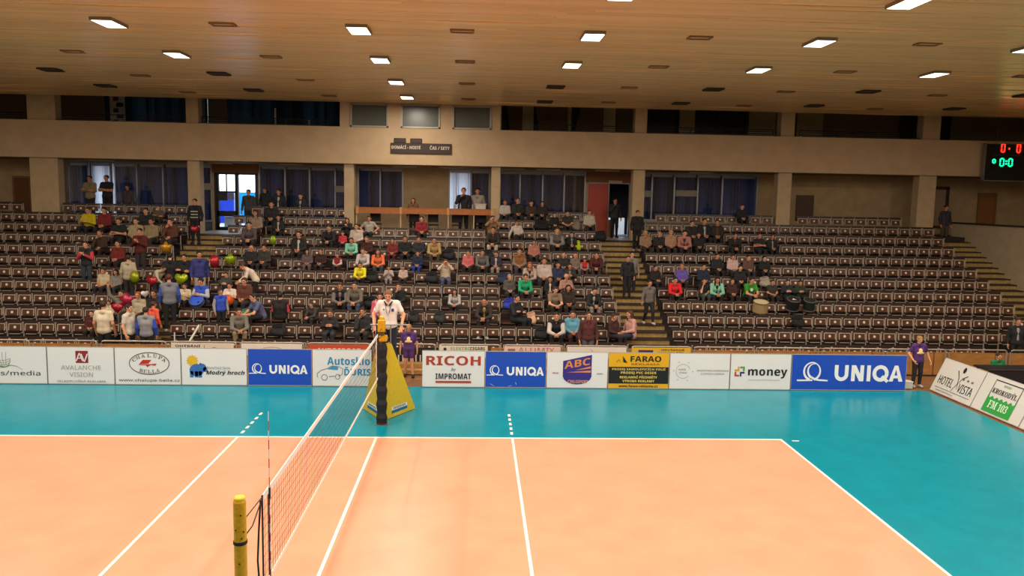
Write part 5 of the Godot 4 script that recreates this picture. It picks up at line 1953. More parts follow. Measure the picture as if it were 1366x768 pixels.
func make_pose(j: Dictionary, cell := 0.021) -> Dictionary:
	var pel: Vector3 = j.pel
	var che: Vector3 = j.che
	var nek: Vector3 = j.nek
	var hed: Vector3 = j.hed
	var lat := V(1, 0, 0)
	var wai := pel.lerp(che, 0.5)
	var tor := []
	for s in [-1.0, 1.0]:
		var o: Vector3 = lat * s
		tor.append([pel + o * 0.062, 0.108, wai + o * 0.052, 0.1])
		tor.append([wai + o * 0.052, 0.1, che + o * 0.068, 0.112])
		var sh: Vector3 = j.shl if s > 0 else j.shr
		tor.append([che + o * 0.07, 0.1, sh - o * 0.02, 0.062])
		tor.append([nek, 0.05, sh, 0.05])
	var arm := []
	var fore := []
	var leg := []
	var shin := []
	var foot := []
	for s in [1, -1]:
		var sh: Vector3 = j.shl if s > 0 else j.shr
		var el: Vector3 = j.ell if s > 0 else j.elr
		var wr: Vector3 = j.wrl if s > 0 else j.wrr
		var kn: Vector3 = j.knl if s > 0 else j.knr
		var an: Vector3 = j.anl if s > 0 else j.anr
		arm.append([sh, 0.052, el, 0.041])
		fore.append([el, 0.041, wr, 0.027])
		leg.append([pel + lat * s * 0.085 + V(0, -0.02, 0), 0.088, kn, 0.058])
		shin.append([kn, 0.057, an, 0.036])
		foot.append([an + V(0, -0.03, -0.03), 0.042, an + V(s * 0.02, -0.05, 0.13), 0.036])
	var skin := tor + arm + fore + leg + shin + foot + [[nek, 0.052, hed + V(0, -0.09, -0.02), 0.05]]
	var b := MB.new()
	b.add(sdf_mesh(skin, cell, 0.03))
	var hx := Transform3D(Basis.from_euler(j.get("rot", Vector3())), hed)
	b.add(head_mesh, hx)
	for s in [1, -1]:
		var el: Vector3 = j.ell if s > 0 else j.elr
		var wr: Vector3 = j.wrl if s > 0 else j.wrr
		var d: Vector3 = (wr - el).normalized()
		d = (d + j.get("hand", V(0, 0, 0))).normalized()
		var hint: Vector3 = j.get("palm", V(-s, 0, 0.2) if j.get("inward", true) else V(0, -1, 0))
		var bs := toward(d, hint)
		if s < 0:
			bs.x = -bs.x
		b.add(hand_mesh, Transform3D(bs, wr - d * 0.01))
	var grow := func(list: Array, r: float, cutoff := 1.0) -> Array:
		var out := []
		for q in list:
			out.append([q[0], q[1] + r, q[0].lerp(q[2], cutoff), lerpf(q[1], q[3], cutoff) + r])
		return out
	var p := {"body": b.mesh(), "hx": hx}
	var hem := [[pel + V(-0.07, -0.03, 0), 0.118, pel + V(0.07, -0.03, 0), 0.118]]
	for kind in ["long", "short"]:
		var m := MB.new()
		m.add(sdf_mesh((grow.call(tor, 0.014) as Array) + hem + (grow.call(arm, 0.014, 1.0 if kind == "long" else 0.62) as Array) + ((grow.call(fore, 0.014, 0.9) as Array) if kind == "long" else []), cell, 0.03))
		p["top_" + kind] = m.mesh()
	var sl := MB.new()
	sl.add(sdf_mesh((grow.call(arm, 0.019) as Array) + (grow.call(fore, 0.018, 0.9) as Array), cell, 0.02))
	p["sleeves"] = sl.mesh()
	var lg := MB.new()
	lg.add(sdf_mesh([[pel + V(-0.06, -0.02, 0), 0.12, pel + V(0.06, -0.02, 0), 0.12]] + (grow.call(leg, 0.012) as Array) + (grow.call(shin, 0.013, 0.93) as Array), cell, 0.025))
	p["legs"] = lg.mesh()
	var so := MB.new()
	so.add(sdf_mesh([[pel + V(-0.06, -0.02, 0), 0.12, pel + V(0.06, -0.02, 0), 0.12]] + (grow.call(leg, 0.02, 0.6) as Array), cell, 0.025))
	p["shorts"] = so.mesh()
	var shoe := MB.new()
	shoe.add(sdf_mesh(grow.call(foot, 0.01), cell * 0.8, 0.015))
	p["shoes"] = shoe.mesh()
	var fr := MB.new()
	var fz := (nek - wai).cross(lat).normalized() * -1.0
	if fz.z < 0:
		fz = -fz
	fr.add(sdf_mesh([[nek.lerp(che, 0.3) + fz * 0.06, 0.045, wai.lerp(pel, 0.3) + fz * 0.075, 0.055]], cell * 0.7, 0.01))
	p["front"] = fr.mesh()
	return p

func joints(base: Dictionary, over := {}) -> Dictionary:
	var d := base.duplicate()
	d.merge(over, true)
	return d

func pose(called: String) -> Dictionary:
	if poses.has(called):
		return poses[called]
	var sit := {"pel": V(0, 0.55, 0), "che": V(0, 0.79, -0.02), "nek": V(0, 0.97, -0.01), "hed": V(0, 1.12, 0.03), "shl": V(0.165, 0.93, -0.01), "shr": V(-0.165, 0.93, -0.01), "ell": V(0.205, 0.68, 0.06), "elr": V(-0.205, 0.68, 0.06), "wrl": V(0.07, 0.63, 0.25), "wrr": V(-0.07, 0.63, 0.25), "knl": V(0.12, 0.52, 0.42), "knr": V(-0.12, 0.52, 0.42), "anl": V(0.11, 0.09, 0.4), "anr": V(-0.11, 0.09, 0.4), "hand": V(0, -0.3, 0.3)}
	var std := {"pel": V(0, 0.93, 0), "che": V(0, 1.2, -0.01), "nek": V(0, 1.41, -0.01), "hed": V(0, 1.57, 0.02), "shl": V(0.18, 1.36, 0), "shr": V(-0.18, 1.36, 0), "ell": V(0.25, 1.09, -0.02), "elr": V(-0.25, 1.09, -0.02), "wrl": V(0.26, 0.85, 0.07), "wrr": V(-0.26, 0.85, 0.07), "knl": V(0.1, 0.5, 0.02), "knr": V(-0.1, 0.5, 0.02), "anl": V(0.11, 0.09, -0.02), "anr": V(-0.11, 0.09, -0.02)}
	var j: Dictionary
	match called:
		"lap": j = sit
		"knees": j = joints(sit, {"che": V(0, 0.77, 0.1), "nek": V(0, 0.93, 0.18), "hed": V(0, 1.07, 0.24), "shl": V(0.17, 0.89, 0.15), "shr": V(-0.17, 0.89, 0.15), "ell": V(0.2, 0.64, 0.33), "elr": V(-0.2, 0.64, 0.33), "wrl": V(0.05, 0.6, 0.5), "wrr": V(-0.05, 0.6, 0.5), "rot": V(0.1, 0, 0)})
		"arms": j = joints(sit, {"ell": V(0.24, 0.7, 0.1), "elr": V(-0.24, 0.7, 0.1), "wrl": V(0.09, 0.77, 0.29), "wrr": V(-0.09, 0.77, 0.29), "hand": V(0, 0, 0.2), "rot": V(0.12, 0, 0)})
		"fold": j = joints(sit, {"ell": V(0.23, 0.7, 0.12), "elr": V(-0.23, 0.7, 0.12), "wrl": V(-0.06, 0.77, 0.2), "wrr": V(0.06, 0.73, 0.2), "hand": V(0, 0, 0)})
		"cheek": j = joints(sit, {"elr": V(-0.16, 0.68, 0.26), "wrr": V(-0.08, 0.95, 0.16), "rot": V(0, -0.1, 0.12)})
		"clap": j = joints(sit, {"ell": V(0.23, 0.72, 0.1), "elr": V(-0.23, 0.72, 0.1), "wrl": V(0.045, 0.87, 0.26), "wrr": V(-0.045, 0.87, 0.26), "hand": V(0, 0.5, 0.2)})
		"face": j = joints(sit, {"ell": V(0.24, 0.9, 0.2), "elr": V(-0.24, 0.9, 0.2), "wrl": V(0.09, 1.06, 0.17), "wrr": V(-0.09, 1.06, 0.17), "hand": V(0, 0.4, 0)})
		"raise": j = joints(sit, {"elr": V(-0.34, 1.08, 0.05), "wrr": V(-0.36, 1.34, 0.08), "hand": V(0, 0, 0)})
		"lean": j = joints(sit, {"che": V(-0.04, 0.78, -0.02), "nek": V(-0.07, 0.95, -0.01), "hed": V(-0.07, 1.1, 0.03), "shl": V(0.11, 0.92, -0.01), "shr": V(-0.24, 0.88, -0.01), "elr": V(-0.34, 0.68, 0), "wrr": V(-0.42, 0.47, 0.08), "rot": V(0, 0.2, 0)})
		"hips": j = joints(sit, {"ell": V(0.37, 0.74, -0.02), "elr": V(-0.37, 0.74, -0.02), "wrl": V(0.22, 0.6, 0.08), "wrr": V(-0.22, 0.6, 0.08), "hand": V(0, 0, 0)})
		"s_standing": j = std
		"s_fold": j = joints(std, {"ell": V(0.24, 1.12, 0.08), "elr": V(-0.24, 1.12, 0.08), "wrl": V(-0.07, 1.17, 0.19), "wrr": V(0.07, 1.13, 0.19)})
		"s_clap": j = joints(std, {"ell": V(0.24, 1.1, 0.08), "elr": V(-0.24, 1.1, 0.08), "wrl": V(0.045, 1.24, 0.27), "wrr": V(-0.045, 1.24, 0.27), "hand": V(0, 0.5, 0.2)})
		"s_face": j = joints(std, {"elr": V(-0.24, 1.16, 0.16), "wrr": V(-0.08, 1.38, 0.18), "hand": V(0, 0.2, 0)})
		"s_bend": j = joints(std, {"pel": V(0, 0.9, -0.06), "che": V(0, 1.13, 0.1), "nek": V(0, 1.27, 0.25), "hed": V(0, 1.37, 0.38), "shl": V(0.18, 1.23, 0.21), "shr": V(-0.18, 1.23, 0.21), "ell": V(0.22, 0.96, 0.3), "elr": V(-0.22, 0.96, 0.3), "wrl": V(0.18, 0.82, 0.5), "wrr": V(-0.18, 0.82, 0.5), "rot": V(0.5, 0, 0)})
		"s_walk": j = joints(std, {"knl": V(0.1, 0.52, 0.17), "anl": V(0.1, 0.12, 0.2), "knr": V(-0.1, 0.48, -0.02), "anr": V(-0.1, 0.1, -0.24), "ell": V(0.25, 1.1, -0.1), "wrl": V(0.27, 0.87, -0.04), "elr": V(-0.27, 1.1, 0.05), "wrr": V(-0.34, 0.9, 0.14)})
		"referee": j = joints(std, {"nek": V(0, 1.4, 0.03), "hed": V(0, 1.54, 0.09), "rot": V(0.3, 0, 0), "ell": V(0.32, 1.12, 0.0), "elr": V(-0.32, 1.12, 0.0), "wrl": V(0.29, 0.9, 0.16), "wrr": V(-0.29, 0.9, 0.16), "palm": V(0, -0.5, 0.5)})
		"girl_still": j = joints(std, {"knl": V(0.1, 0.5, 0.03), "anl": V(0.14, 0.09, 0.1), "wrl": V(0.27, 0.85, 0.03), "wrr": V(-0.27, 0.85, 0.03)})
		"girl_brisk": j = joints(std, {"ell": V(0.31, 1.12, -0.03), "elr": V(-0.3, 1.1, -0.03), "wrl": V(0.36, 0.9, 0.06), "wrr": V(-0.22, 0.9, 0.14), "rot": V(0.2, 0, 0)})
	poses[called] = make_pose(j, 0.015 if called in ["referee", "girl_still", "girl_brisk"] else 0.021)
	return poses[called]

func add_person(pz: String, at: Vector3, s: float, yaw: float, top: String, legs: String, sleeve: String, hair: String, haircol: String, shirt: String, flags: String, label: String, group := "spectators") -> MeshInstance3D:
	var p := pose(pz)
	var tone: String = ["c98f6e", "bf8463", "d29a7a", "c58a6c"][rng.randi() % 4]
	var o := obj(numbered("person"), p.body, mat(tone, 0.6))
	o.position = at
	o.rotation_degrees.y = yaw
	o.scale = Vector3.ONE * s
	tag(o, label, "person", group)
	var tm := mat(top, 0.85)
	obj("jacket" if not "t" in flags else "shirt", p.top_short if "t" in flags else p.top_long, tm, o)
	if sleeve:
		obj("sleeves", p.sleeves, mat(sleeve, 0.85), o)
	obj("shorts" if "h" in flags else "trousers", p.shorts if "h" in flags else p.legs, mat(legs, 0.85), o)
	obj("shoes", p.shoes, mat("1c1a1a" if rng.randf() < 0.7 else "a8a29a", 0.6), o)
	if shirt:
		obj("shirt", p.front, mat(shirt, 0.85), o)
	if hair != "b":
		var hm: ArrayMesh
		if not hairs.has(hair + "m"):
			var mb := MB.new()
			mb.add(hairs[hair])
			hairs[hair + "m"] = mb.mesh()
		hm = hairs[hair + "m"]
		var h := obj("hair", hm, mat(haircol if haircol else ["241a15", "1a1412", "2f2019", "3a281c", "15110f"][rng.randi() % 5], 0.7), o)
		h.transform = p.hx
	return o

const PEOPLE := [
	["s_fold", -14.07, 3.93, -21.90, 1.11, 0, "8a7a5c", "20242c", "", "s", "", "", "", "person in tan jacket standing before the bright window curtain"],
	["s_fold", -13.37, 3.93, -21.90, 1.13, 0, "1c1d22", "15171c", "", "s", "", "", "t", "person in black with bare folded arms before the bright window curtain"],
	["s_standing", -12.53, 3.93, -21.90, 0.90, 0, "4a3f48", "20202a", "", "s", "", "", "", "person in dusky purple standing by the dark window curtain"],
	["s_standing", -7.38, 3.57, -21.40, 1.06, 0, "3a3c3e", "22252c", "", "s", "", "", "", "person in dark coat standing in front of the bright glazed door"],
	["s_standing", -6.78, 3.93, -21.70, 0.89, 0, "1d2026", "15171c", "", "s", "", "", "", "person in black beside the glazed door, before the dark curtain"],
	["s_standing", -6.21, 3.57, -21.70, 1.08, 0, "20242c", "15171c", "", "s", "", "b8b2a8", "", "person in dark jacket with pale shirt before the dark curtain"],
	["s_standing", -5.22, 3.57, -21.30, 0.98, 0, "23272f", "15171c", "", "s", "", "a8a298", "", "person in charcoal suit with pale tie before the curtain"],
	["s_standing", -0.55, 3.57, -21.30, 0.92, 0, "6a4a34", "1c1c22", "", "l", "", "", "", "long-haired person in brown behind the wooden press desk"],
	["s_face", 1.56, 3.57, -21.30, 1.20, 0, "16171b", "15171c", "", "n", "", "", "", "person in black speaking into a microphone behind the press desk"],
	["s_standing", 2.15, 3.57, -21.50, 1.20, 0, "8d857c", "25272e", "", "s", "", "", "", "person in grey shirt standing behind the press desk box"],
	["s_face", 8.07, 3.57, -21.90, 1.01, 0, "2c2c2c", "17181c", "", "s", "", "", "", "person in dark jacket in the doorway beside the red door leaf"],
	["s_standing", 22.12, 3.57, -20.90, 0.99, 0, "33343c", "4a4036", "", "s", "", "", "", "person in dark top standing by the side door above the stairs"],
	["s_standing", 8.42, 3.22, -18.67, 0.95, 0, "16171a", "121318", "", "s", "", "", "", "burly person in black at the head of the red door stairs"],
	["s_standing", -8.65, 3.22, -18.67, 1.03, 0, "17181c", "14151a", "", "s", "", "", "w", "person in black jacket with white chest stripe beside the glazed door stairs"],
	["arms", -12.71, 3.16, -18.81, 1.14, 0, "b9a90c", "16161c", "", "s", "", "", "", "person in bright yellow jacket, tenth row, balloon-side block"],
	["lap", -12.11, 3.16, -18.81, 1.14, 0, "6e1c1c", "1c1518", "", "s", "", "", "", "person in dark red shirt, tenth row, balloon-side block"],
	["fold", -11.26, 2.81, -18.05, 1.12, 0, "17171b", "15151a", "", "s", "", "", "t", "person in black with pale forearms, ninth row, balloon-side block"],
	["lap", -10.62, 2.80, -18.05, 1.14, 0, "9a8a6a", "2a2522", "", "s", "", "", "", "person in cream zip jacket, ninth row, balloon-side block"],
	["lap", -10.05, 2.80, -18.05, 1.14, 0, "8b7a5c", "2a2522", "", "s", "", "", "", "broad person in tan top, ninth row, balloon-side block"],
	["lap", -10.55, 3.16, -18.81, 1.14, 0, "1d1c1c", "17171c", "", "s", "", "", "", "person in dark pullover beside the striped shirt, tenth row, balloon-side block"],
	["fold", -10.38, 3.65, -19.58, 0.82, 0, "5a4a3c", "2a2520", "", "s", "", "", "", "person in brown and grey striped shirt, eleventh row, balloon-side block"],
	["cheek", -9.36, 2.80, -18.05, 1.14, 0, "5a3420", "2a2628", "", "s", "", "", "", "person in rust brown jacket, ninth row, balloon-side block"],
	["cheek", -11.61, 2.48, -17.28, 1.05, 0, "3a2418", "241c18", "", "s", "", "", "", "person in dark brown jacket with a raised hand, eighth row, balloon-side block"],
	["s_clap", -9.81, 2.15, -16.38, 1.04, 0, "521613", "2e2826", "", "s", "", "", "", "person standing in maroon sweater, arms bent"],
	["lap", -10.64, 2.12, -16.52, 1.08, 0, "6b1f18", "241a18", "", "s", "", "", "", "person in wine red sweater, seventh row, balloon-side block"],
	["s_clap", -11.34, 1.79, -15.61, 0.99, 0, "1c1b1e", "2b3440", "b33a44", "s", "", "", "", "person standing in black vest with pink sleeves, clapping"],
	["s_standing", -9.60, 1.44, -14.85, 0.97, 180, "a89a84", "2a2624", "", "s", "", "", "", "person in cream hoodie seen from behind"],
	["lap", -10.49, 1.47, -14.99, 0.92, 0, "b5a888", "1c1c20", "", "s", "", "", "t", "person in cream t-shirt, fifth row, balloon-side block"],
	["lap", -10.07, 1.50, -14.99, 0.86, 0, "7d7670", "26262c", "", "l", "", "", "", "dark long-haired person in grey sweatshirt, fifth row, balloon-side block"],
	["s_bend", -8.66, 1.44, -14.85, 0.89, 60, "b0a48c", "2b2b30", "", "s", "", "", "", "person in pale shirt bending over the seats"],
	["s_standing", -7.69, 0.73, -13.32, 1.11, 200, "6e7078", "15161b", "2c4c9c", "s", "5a2818", "", "", "red-haired person in blue and grey hoodie"],
	["s_standing", -8.21, 1.44, -14.85, 1.02, 180, "141417", "121216", "", "s", "", "", "", "person in black turned away beside the gold star balloon"],
	["s_fold", -7.73, 1.44, -14.85, 1.00, 0, "121215", "101014", "", "s", "", "", "", "person all in black beside the stairs"],
	["s_standing", -7.24, 1.44, -14.85, 1.07, 30, "2c3070", "a89c90", "", "s", "", "", "", "person in violet blue jacket on the glazed door stairs"],
	["arms", -7.52, 1.14, -14.22, 0.87, 0, "cabca0", "17171c", "", "s", "", "", "t", "person in cream t-shirt below the green heart balloon, fourth row, middle block"],
	["arms", -6.98, 1.04, -14.22, 1.09, 0, "2449b8", "15161b", "a8acb8", "s", "", "", "", "person in blue and white tracksuit holding the blue drum, fourth row, middle block"],
	["raise", -9.24, 0.67, -13.46, 1.12, 0, "6c675c", "34302c", "", "s", "", "", "", "person in grey jacket with one arm raised, third row, balloon-side block"],
	["lap", -8.73, 0.71, -13.46, 1.05, 0, "b8ac90", "26241f", "", "s", "9a4a1c", "", "", "ginger-haired person in cream top, third row, balloon-side block"],
	["lap", -9.67, 0.86, -13.46, 0.69, 0, "c4b8a0", "22222a", "", "s", "", "", "", "child in white behind the red heart balloon, third row, balloon-side block"],
	["s_standing", -9.08, 0.00, -11.79, 1.14, 175, "cdbfa8", "15151a", "", "s", "", "", "t", "person in white t-shirt seen from behind, one arm bare"],
	["s_standing", -8.34, 0.00, -11.79, 1.09, 80, "c2bcae", "131318", "", "s", "", "", "t", "dark-haired person in white t-shirt standing side-on"],
	["s_standing", -7.83, 0.00, -11.79, 1.04, 185, "83848a", "15151a", "2a44b0", "s", "", "", "", "dark-haired person in blue and grey jacket seen from behind"],
	["s_standing", -7.90, 0.37, -12.55, 0.86, 150, "d8583e", "5a4a48", "", "s", "", "", "", "person in coral jacket seen from behind"],
	["lap", -8.21, 0.67, -13.46, 1.14, 0, "2a2a22", "1c1c1c", "", "s", "", "", "", "person in dark olive jacket beside the silver balloon, third row, middle block"],
	["lap", -9.85, 0.42, -12.69, 0.87, 0, "4a1614", "231a18", "", "s", "", "", "", "person in maroon beside the front rail, second row, balloon-side block"],
	["s_standing", -6.08, 0.73, -13.32, 0.84, 40, "2a48b4", "141418", "8d8f96", "s", "", "", "", "boy in blue vest with grey sleeves standing in the front rows"],
	["arms", -6.04, 1.12, -14.22, 0.92, 0, "d2c6b8", "2a2226", "", "s", "", "", "t", "person in white t-shirt holding the orange ball, fourth row, middle block"],
	["s_bend", -5.42, 1.44, -14.85, 0.97, -70, "d6c4b0", "17161a", "", "s", "", "", "", "person in white shirt leaning over a seat back"],
	["knees", -4.82, 0.67, -13.46, 1.14, -50, "54597a", "17171c", "", "s", "", "", "t", "person in slate blue t-shirt sitting side-on, third row, middle block"],
	["knees", -5.33, 0.31, -12.69, 1.14, 20, "6e6a60", "8a7858", "", "s", "", "", "", "person in grey top and tan trousers by the front rail, second row, middle block"],
	["lap", -4.22, 0.68, -13.46, 1.11, 180, "1a1718", "141216", "d0404e", "s", "", "", "", "person in black vest with bright pink sleeves, third row, middle block"],
	["lap", -5.56, 1.02, -14.22, 1.14, 0, "5a2e20", "2a2220", "", "s", "", "", "", "person in rust patterned sweater, fourth row, middle block"],
	["arms", -6.40, 1.52, -14.99, 0.82, 0, "3a3c36", "24241f", "", "s", "", "", "", "person in grey-green patterned jacket, fifth row, middle block"],
	["lap", -6.40, 3.16, -18.81, 1.14, 0, "8a7464", "1e1a1c", "", "l", "", "", "", "long-haired person in beige jumper, tenth row, middle block"],
	["knees", -6.41, 2.80, -18.05, 1.14, 0, "4e4448", "2a2428", "", "s", "", "", "", "person in grey-purple sweater holding a stick, ninth row, middle block"],
	["lap", -5.99, 3.52, -19.58, 1.12, 0, "1a1a1e", "16161a", "", "s", "", "", "", "person in dark jacket near the curtain, eleventh row, middle block"],
	["lap", -5.54, 3.25, -18.81, 0.92, 0, "18181c", "15151a", "", "s", "", "a89a92", "", "person in dark suit and white shirt, tenth row, middle block"],
	["lap", -5.96, 2.16, -16.52, 0.97, 0, "1f1d22", "1a181c", "", "b", "", "", "", "pale bald person in dark clothes, seventh row, middle block"],
	["lap", -5.49, 2.16, -16.52, 0.99, 0, "33302a", "24221f", "", "s", "", "", "", "person in dark olive holding a green balloon, seventh row, middle block"],
	["lap", -4.42, 2.45, -17.28, 1.14, 0, "1b1a1a", "1c1a1c", "", "s", "", "b8b0a8", "", "person in dark cardigan over a white t-shirt, eighth row, middle block"],
	["knees", -3.42, 2.85, -18.05, 1.03, 0, "17161a", "17171c", "", "s", "", "", "", "dark-haired person in black shirt, elbows on knees, ninth row, middle block"],
	["lap", -2.95, 3.01, -18.05, 0.66, 0, "b0303c", "1c1a1e", "", "s", "", "", "", "small child in pink-red top, ninth row, middle block"],
	["clap", -2.89, 3.30, -18.81, 0.82, 0, "1c1a1c", "1a1a1e", "", "l", "", "", "", "dark long-haired person in black, clapping, tenth row, middle block"],
	["lap", -2.43, 2.84, -18.05, 1.05, 0, "b5a598", "2a2526", "", "n", "", "", "", "person in white blouse, ninth row, middle block"],
	["hips", -2.05, 3.24, -18.81, 0.95, 0, "9d9488", "1e1c20", "", "s", "", "", "t", "person in pale grey t-shirt with arms akimbo, tenth row, middle block"],
	["knees", -2.50, 2.53, -17.28, 0.95, 0, "78b8a0", "16161a", "", "n", "", "", "", "person in mint green sweater, eighth row, middle block"],
	["lap", -1.94, 2.52, -17.28, 0.97, 0, "3c1614", "1e1a1c", "", "s", "", "", "", "person in dark maroon jacket beside mint green, eighth row, middle block"],
	["knees", -1.94, 2.15, -16.52, 1.00, 0, "b4aaa8", "3a3838", "", "s", "", "", "", "person in white jersey with black front, seventh row, middle block"],
	["knees", -1.43, 2.16, -16.52, 0.97, 0, "d2683c", "3c4a58", "", "l", "", "", "", "long-haired person in orange top and blue jeans, seventh row, middle block"],
	["lap", -0.98, 2.56, -17.28, 0.88, 0, "6a241e", "521a18", "", "s", "", "", "", "person in brick red coat, eighth row, middle block"],
	["lap", -0.53, 2.51, -17.28, 1.00, 0, "141416", "15151a", "", "s", "", "", "", "dark-haired person in black with pale hands, eighth row, middle block"],
	["lap", -3.97, 2.23, -16.52, 0.82, 0, "57484a", "5a4e4c", "", "l", "", "", "", "person in grey-pink patterned top, seventh row, middle block"],
	["lap", -3.48, 2.21, -16.52, 0.86, 0, "2e1818", "1d1a1c", "", "s", "", "", "", "person in dark maroon jacket with folded hands, seventh row, middle block"],
	["lap", -2.89, 2.29, -16.52, 0.67, 0, "7e1a22", "2a1a1e", "c0b0a4", "s", "", "", "", "child in red jacket with white sleeves, seventh row, middle block"],
	["knees", -1.94, 1.84, -15.75, 0.88, 0, "d8cc10", "17161a", "", "s", "", "", "", "person in bright yellow jersey leaning forward, sixth row, middle block"],
	["clap", -0.96, 1.94, -15.75, 0.66, 0, "a89a94", "8a807c", "", "s", "", "", "", "child in pale grey shirt with raised hands, sixth row, middle block"],
	["lap", -0.45, 1.94, -15.75, 0.67, 0, "b09a90", "2a2428", "", "s", "", "", "", "child in white patterned t-shirt, sixth row, middle block"],
	["knees", -2.41, 1.05, -14.22, 1.08, 0, "1a191b", "17171b", "6a625c", "s", "", "8a8278", "", "person in black cardigan and sunglasses, fourth row, middle block"],
	["knees", -1.88, 1.02, -14.22, 1.14, 0, "625a50", "4a5466", "", "s", "", "", "", "person in grey-brown fleece and blue jeans, fourth row, middle block"],
	["cheek", -0.47, 1.09, -14.22, 0.99, 0, "16171a", "17171c", "", "s", "", "", "", "person in dark suit with one hand on the face, fourth row, middle block"],
	["knees", -3.10, 0.80, -13.46, 0.82, -25, "3a3230", "2a2a30", "", "s", "", "", "", "person in charcoal hooded jacket, third row, middle block"],
	["arms", -2.47, 0.36, -12.69, 1.02, 0, "211f20", "2a2c34", "", "s", "", "", "", "dark-haired person in black holding a white cup, second row, middle block"],
	["cheek", -1.45, 0.33, -12.69, 1.10, 0, "26242a", "201f24", "", "s", "", "", "", "child in dark jacket with a hand on the cheek, second row, middle block"],
	["lap", -1.00, 0.67, -13.46, 1.14, 0, "c0566a", "2a2226", "", "s", "", "", "", "person in pink jacket hidden behind the referee, third row, middle block"],
	["lap", -0.03, 3.23, -18.81, 0.98, 0, "7a1a22", "20181c", "", "s", "", "", "", "person in crimson sweater below the press desk, tenth row, middle block"],
	["face", 2.74, 3.19, -18.81, 1.07, 0, "8a6844", "3a3028", "", "s", "", "", "", "person in tan sweater shading the eyes with both hands, tenth row, middle block"],
	["knees", 2.78, 2.81, -18.05, 1.11, 0, "2a2220", "b8aca0", "", "s", "", "", "", "child with pale trousers drawn up, ninth row, middle block"],
	["lap", -0.01, 2.52, -17.28, 0.98, 0, "23242a", "1c1d24", "", "s", "", "", "", "person in charcoal jacket beside mustard cardigan, eighth row, middle block"],
	["knees", 0.55, 2.48, -17.28, 1.05, 0, "9a8050", "4a4238", "", "s", "", "", "", "person in mustard cardigan, eighth row, middle block"],
	["lap", 3.28, 3.96, -20.34, 0.94, 0, "a8a098", "1c1b20", "", "s", "", "", "", "person in white top at the top of the seats, top row, middle block"],
	["lap", 3.79, 3.89, -20.34, 1.08, 0, "24201f", "1a191d", "", "s", "", "", "", "dark-haired person in black by the curtain, top row, middle block"],
	["lean", 3.75, 3.27, -18.81, 0.88, 0, "b8aca0", "17171b", "", "s", "", "", "", "person in white shirt leaning on one arm, tenth row, middle block"],
	["lap", 0.01, 2.23, -16.52, 0.82, 0, "16223a", "1c3a94", "", "s", "", "", "", "person in navy jacket and royal blue trousers, seventh row, middle block"],
	["face", 1.04, 1.80, -15.75, 0.99, 0, "b8a690", "46506a", "", "s", "", "", "", "person in cream patterned sweater and blue jeans, sixth row, middle block"],
	["lap", 1.84, 2.19, -16.52, 0.90, 0, "b85a60", "1f1a1c", "", "s", "", "", "", "dark-haired person in pink jacket, seventh row, middle block"],
	["knees", 2.33, 2.14, -16.52, 1.02, 0, "5c5a58", "1f1f24", "", "s", "", "", "", "person in grey hoodie with hands clasped, seventh row, middle block"],
	["lap", 2.85, 2.21, -16.52, 0.86, 0, "2a2838", "8a8078", "", "s", "", "b8b0a8", "", "person in navy jacket over white t-shirt, seventh row, middle block"],
	["lap", 3.70, 2.14, -16.52, 1.02, 0, "7a4e28", "3c3448", "7a6a5c", "s", "", "", "", "person in brown sweater with grey sleeves, seventh row, middle block"],
	["knees", 1.43, 1.14, -14.22, 0.87, 0, "a49e9e", "1e1d22", "", "l", "", "", "", "long-haired person in pale grey hoodie, fourth row, middle block"],
	["knees", 2.44, 0.67, -13.46, 1.13, 0, "2a2420", "26222a", "", "s", "", "a88c48", "", "person in dark vest with yellow scarf, third row, middle block"],
	["fold", 3.44, 0.67, -13.46, 1.14, 50, "1a1d26", "16181f", "", "s", "", "", "", "person in dark navy sweater turned aside, third row, middle block"],
	["lap", 3.29, 1.48, -14.99, 0.90, 0, "4e4848", "22242c", "", "s", "8a8680", "", "", "grey-haired person in grey plaid shirt, fifth row, middle block"],
	["knees", 3.80, 1.43, -14.99, 1.02, 0, "1e9668", "1c1c22", "", "s", "", "", "", "person in emerald green jacket, fifth row, middle block"],
	["lap", 4.35, 3.95, -20.34, 0.94, 0, "3a2a22", "241c1a", "", "s", "", "", "", "person in brown top at the top of the seats, top row, middle block"],
	["lap", 4.81, 3.96, -20.34, 0.92, 0, "221c1e", "1a181c", "", "l", "", "", "", "long-haired person in black by the curtain, top row, middle block"],
	["lap", 5.24, 3.65, -19.58, 0.82, 0, "161618", "141418", "", "s", "", "", "", "person in black coat, eleventh row, middle block"],
	["lap", 5.77, 3.62, -19.58, 0.90, 0, "2a2622", "1c1a1c", "", "s", "", "", "t", "person in dark t-shirt with pale arms, eleventh row, middle block"],
	["lap", 6.65, 3.58, -19.58, 0.98, 0, "aaa492", "1f1d1f", "", "s", "5a1c14", "", "w", "red-haired person in black and cream striped sweater, eleventh row, middle block"],
	["knees", 5.20, 2.82, -18.05, 1.11, 0, "55504e", "1e1d21", "7a7470", "s", "", "", "", "person in grey vest with pale sleeves, ninth row, middle block"],
	["lap", 5.78, 2.94, -18.05, 0.82, 0, "18181b", "15151a", "", "s", "", "8a8684", "", "person in black with pale print on the chest, ninth row, middle block"],
	["lap", 4.28, 2.55, -17.28, 0.91, 0, "a0685c", "26222a", "", "s", "", "", "", "person in dusty pink sweater, eighth row, middle block"],
	["knees", 4.05, 1.79, -15.75, 1.01, 0, "aa948a", "1c1b1e", "", "l", "8a4426", "1c1b1e", "", "red-blond person in grey top and black dungarees, sixth row, middle block"],
	["lap", 4.55, 1.73, -15.75, 1.14, 0, "b4a49a", "2c2830", "", "s", "", "", "", "person in white blouse by the navy shirt, sixth row, middle block"],
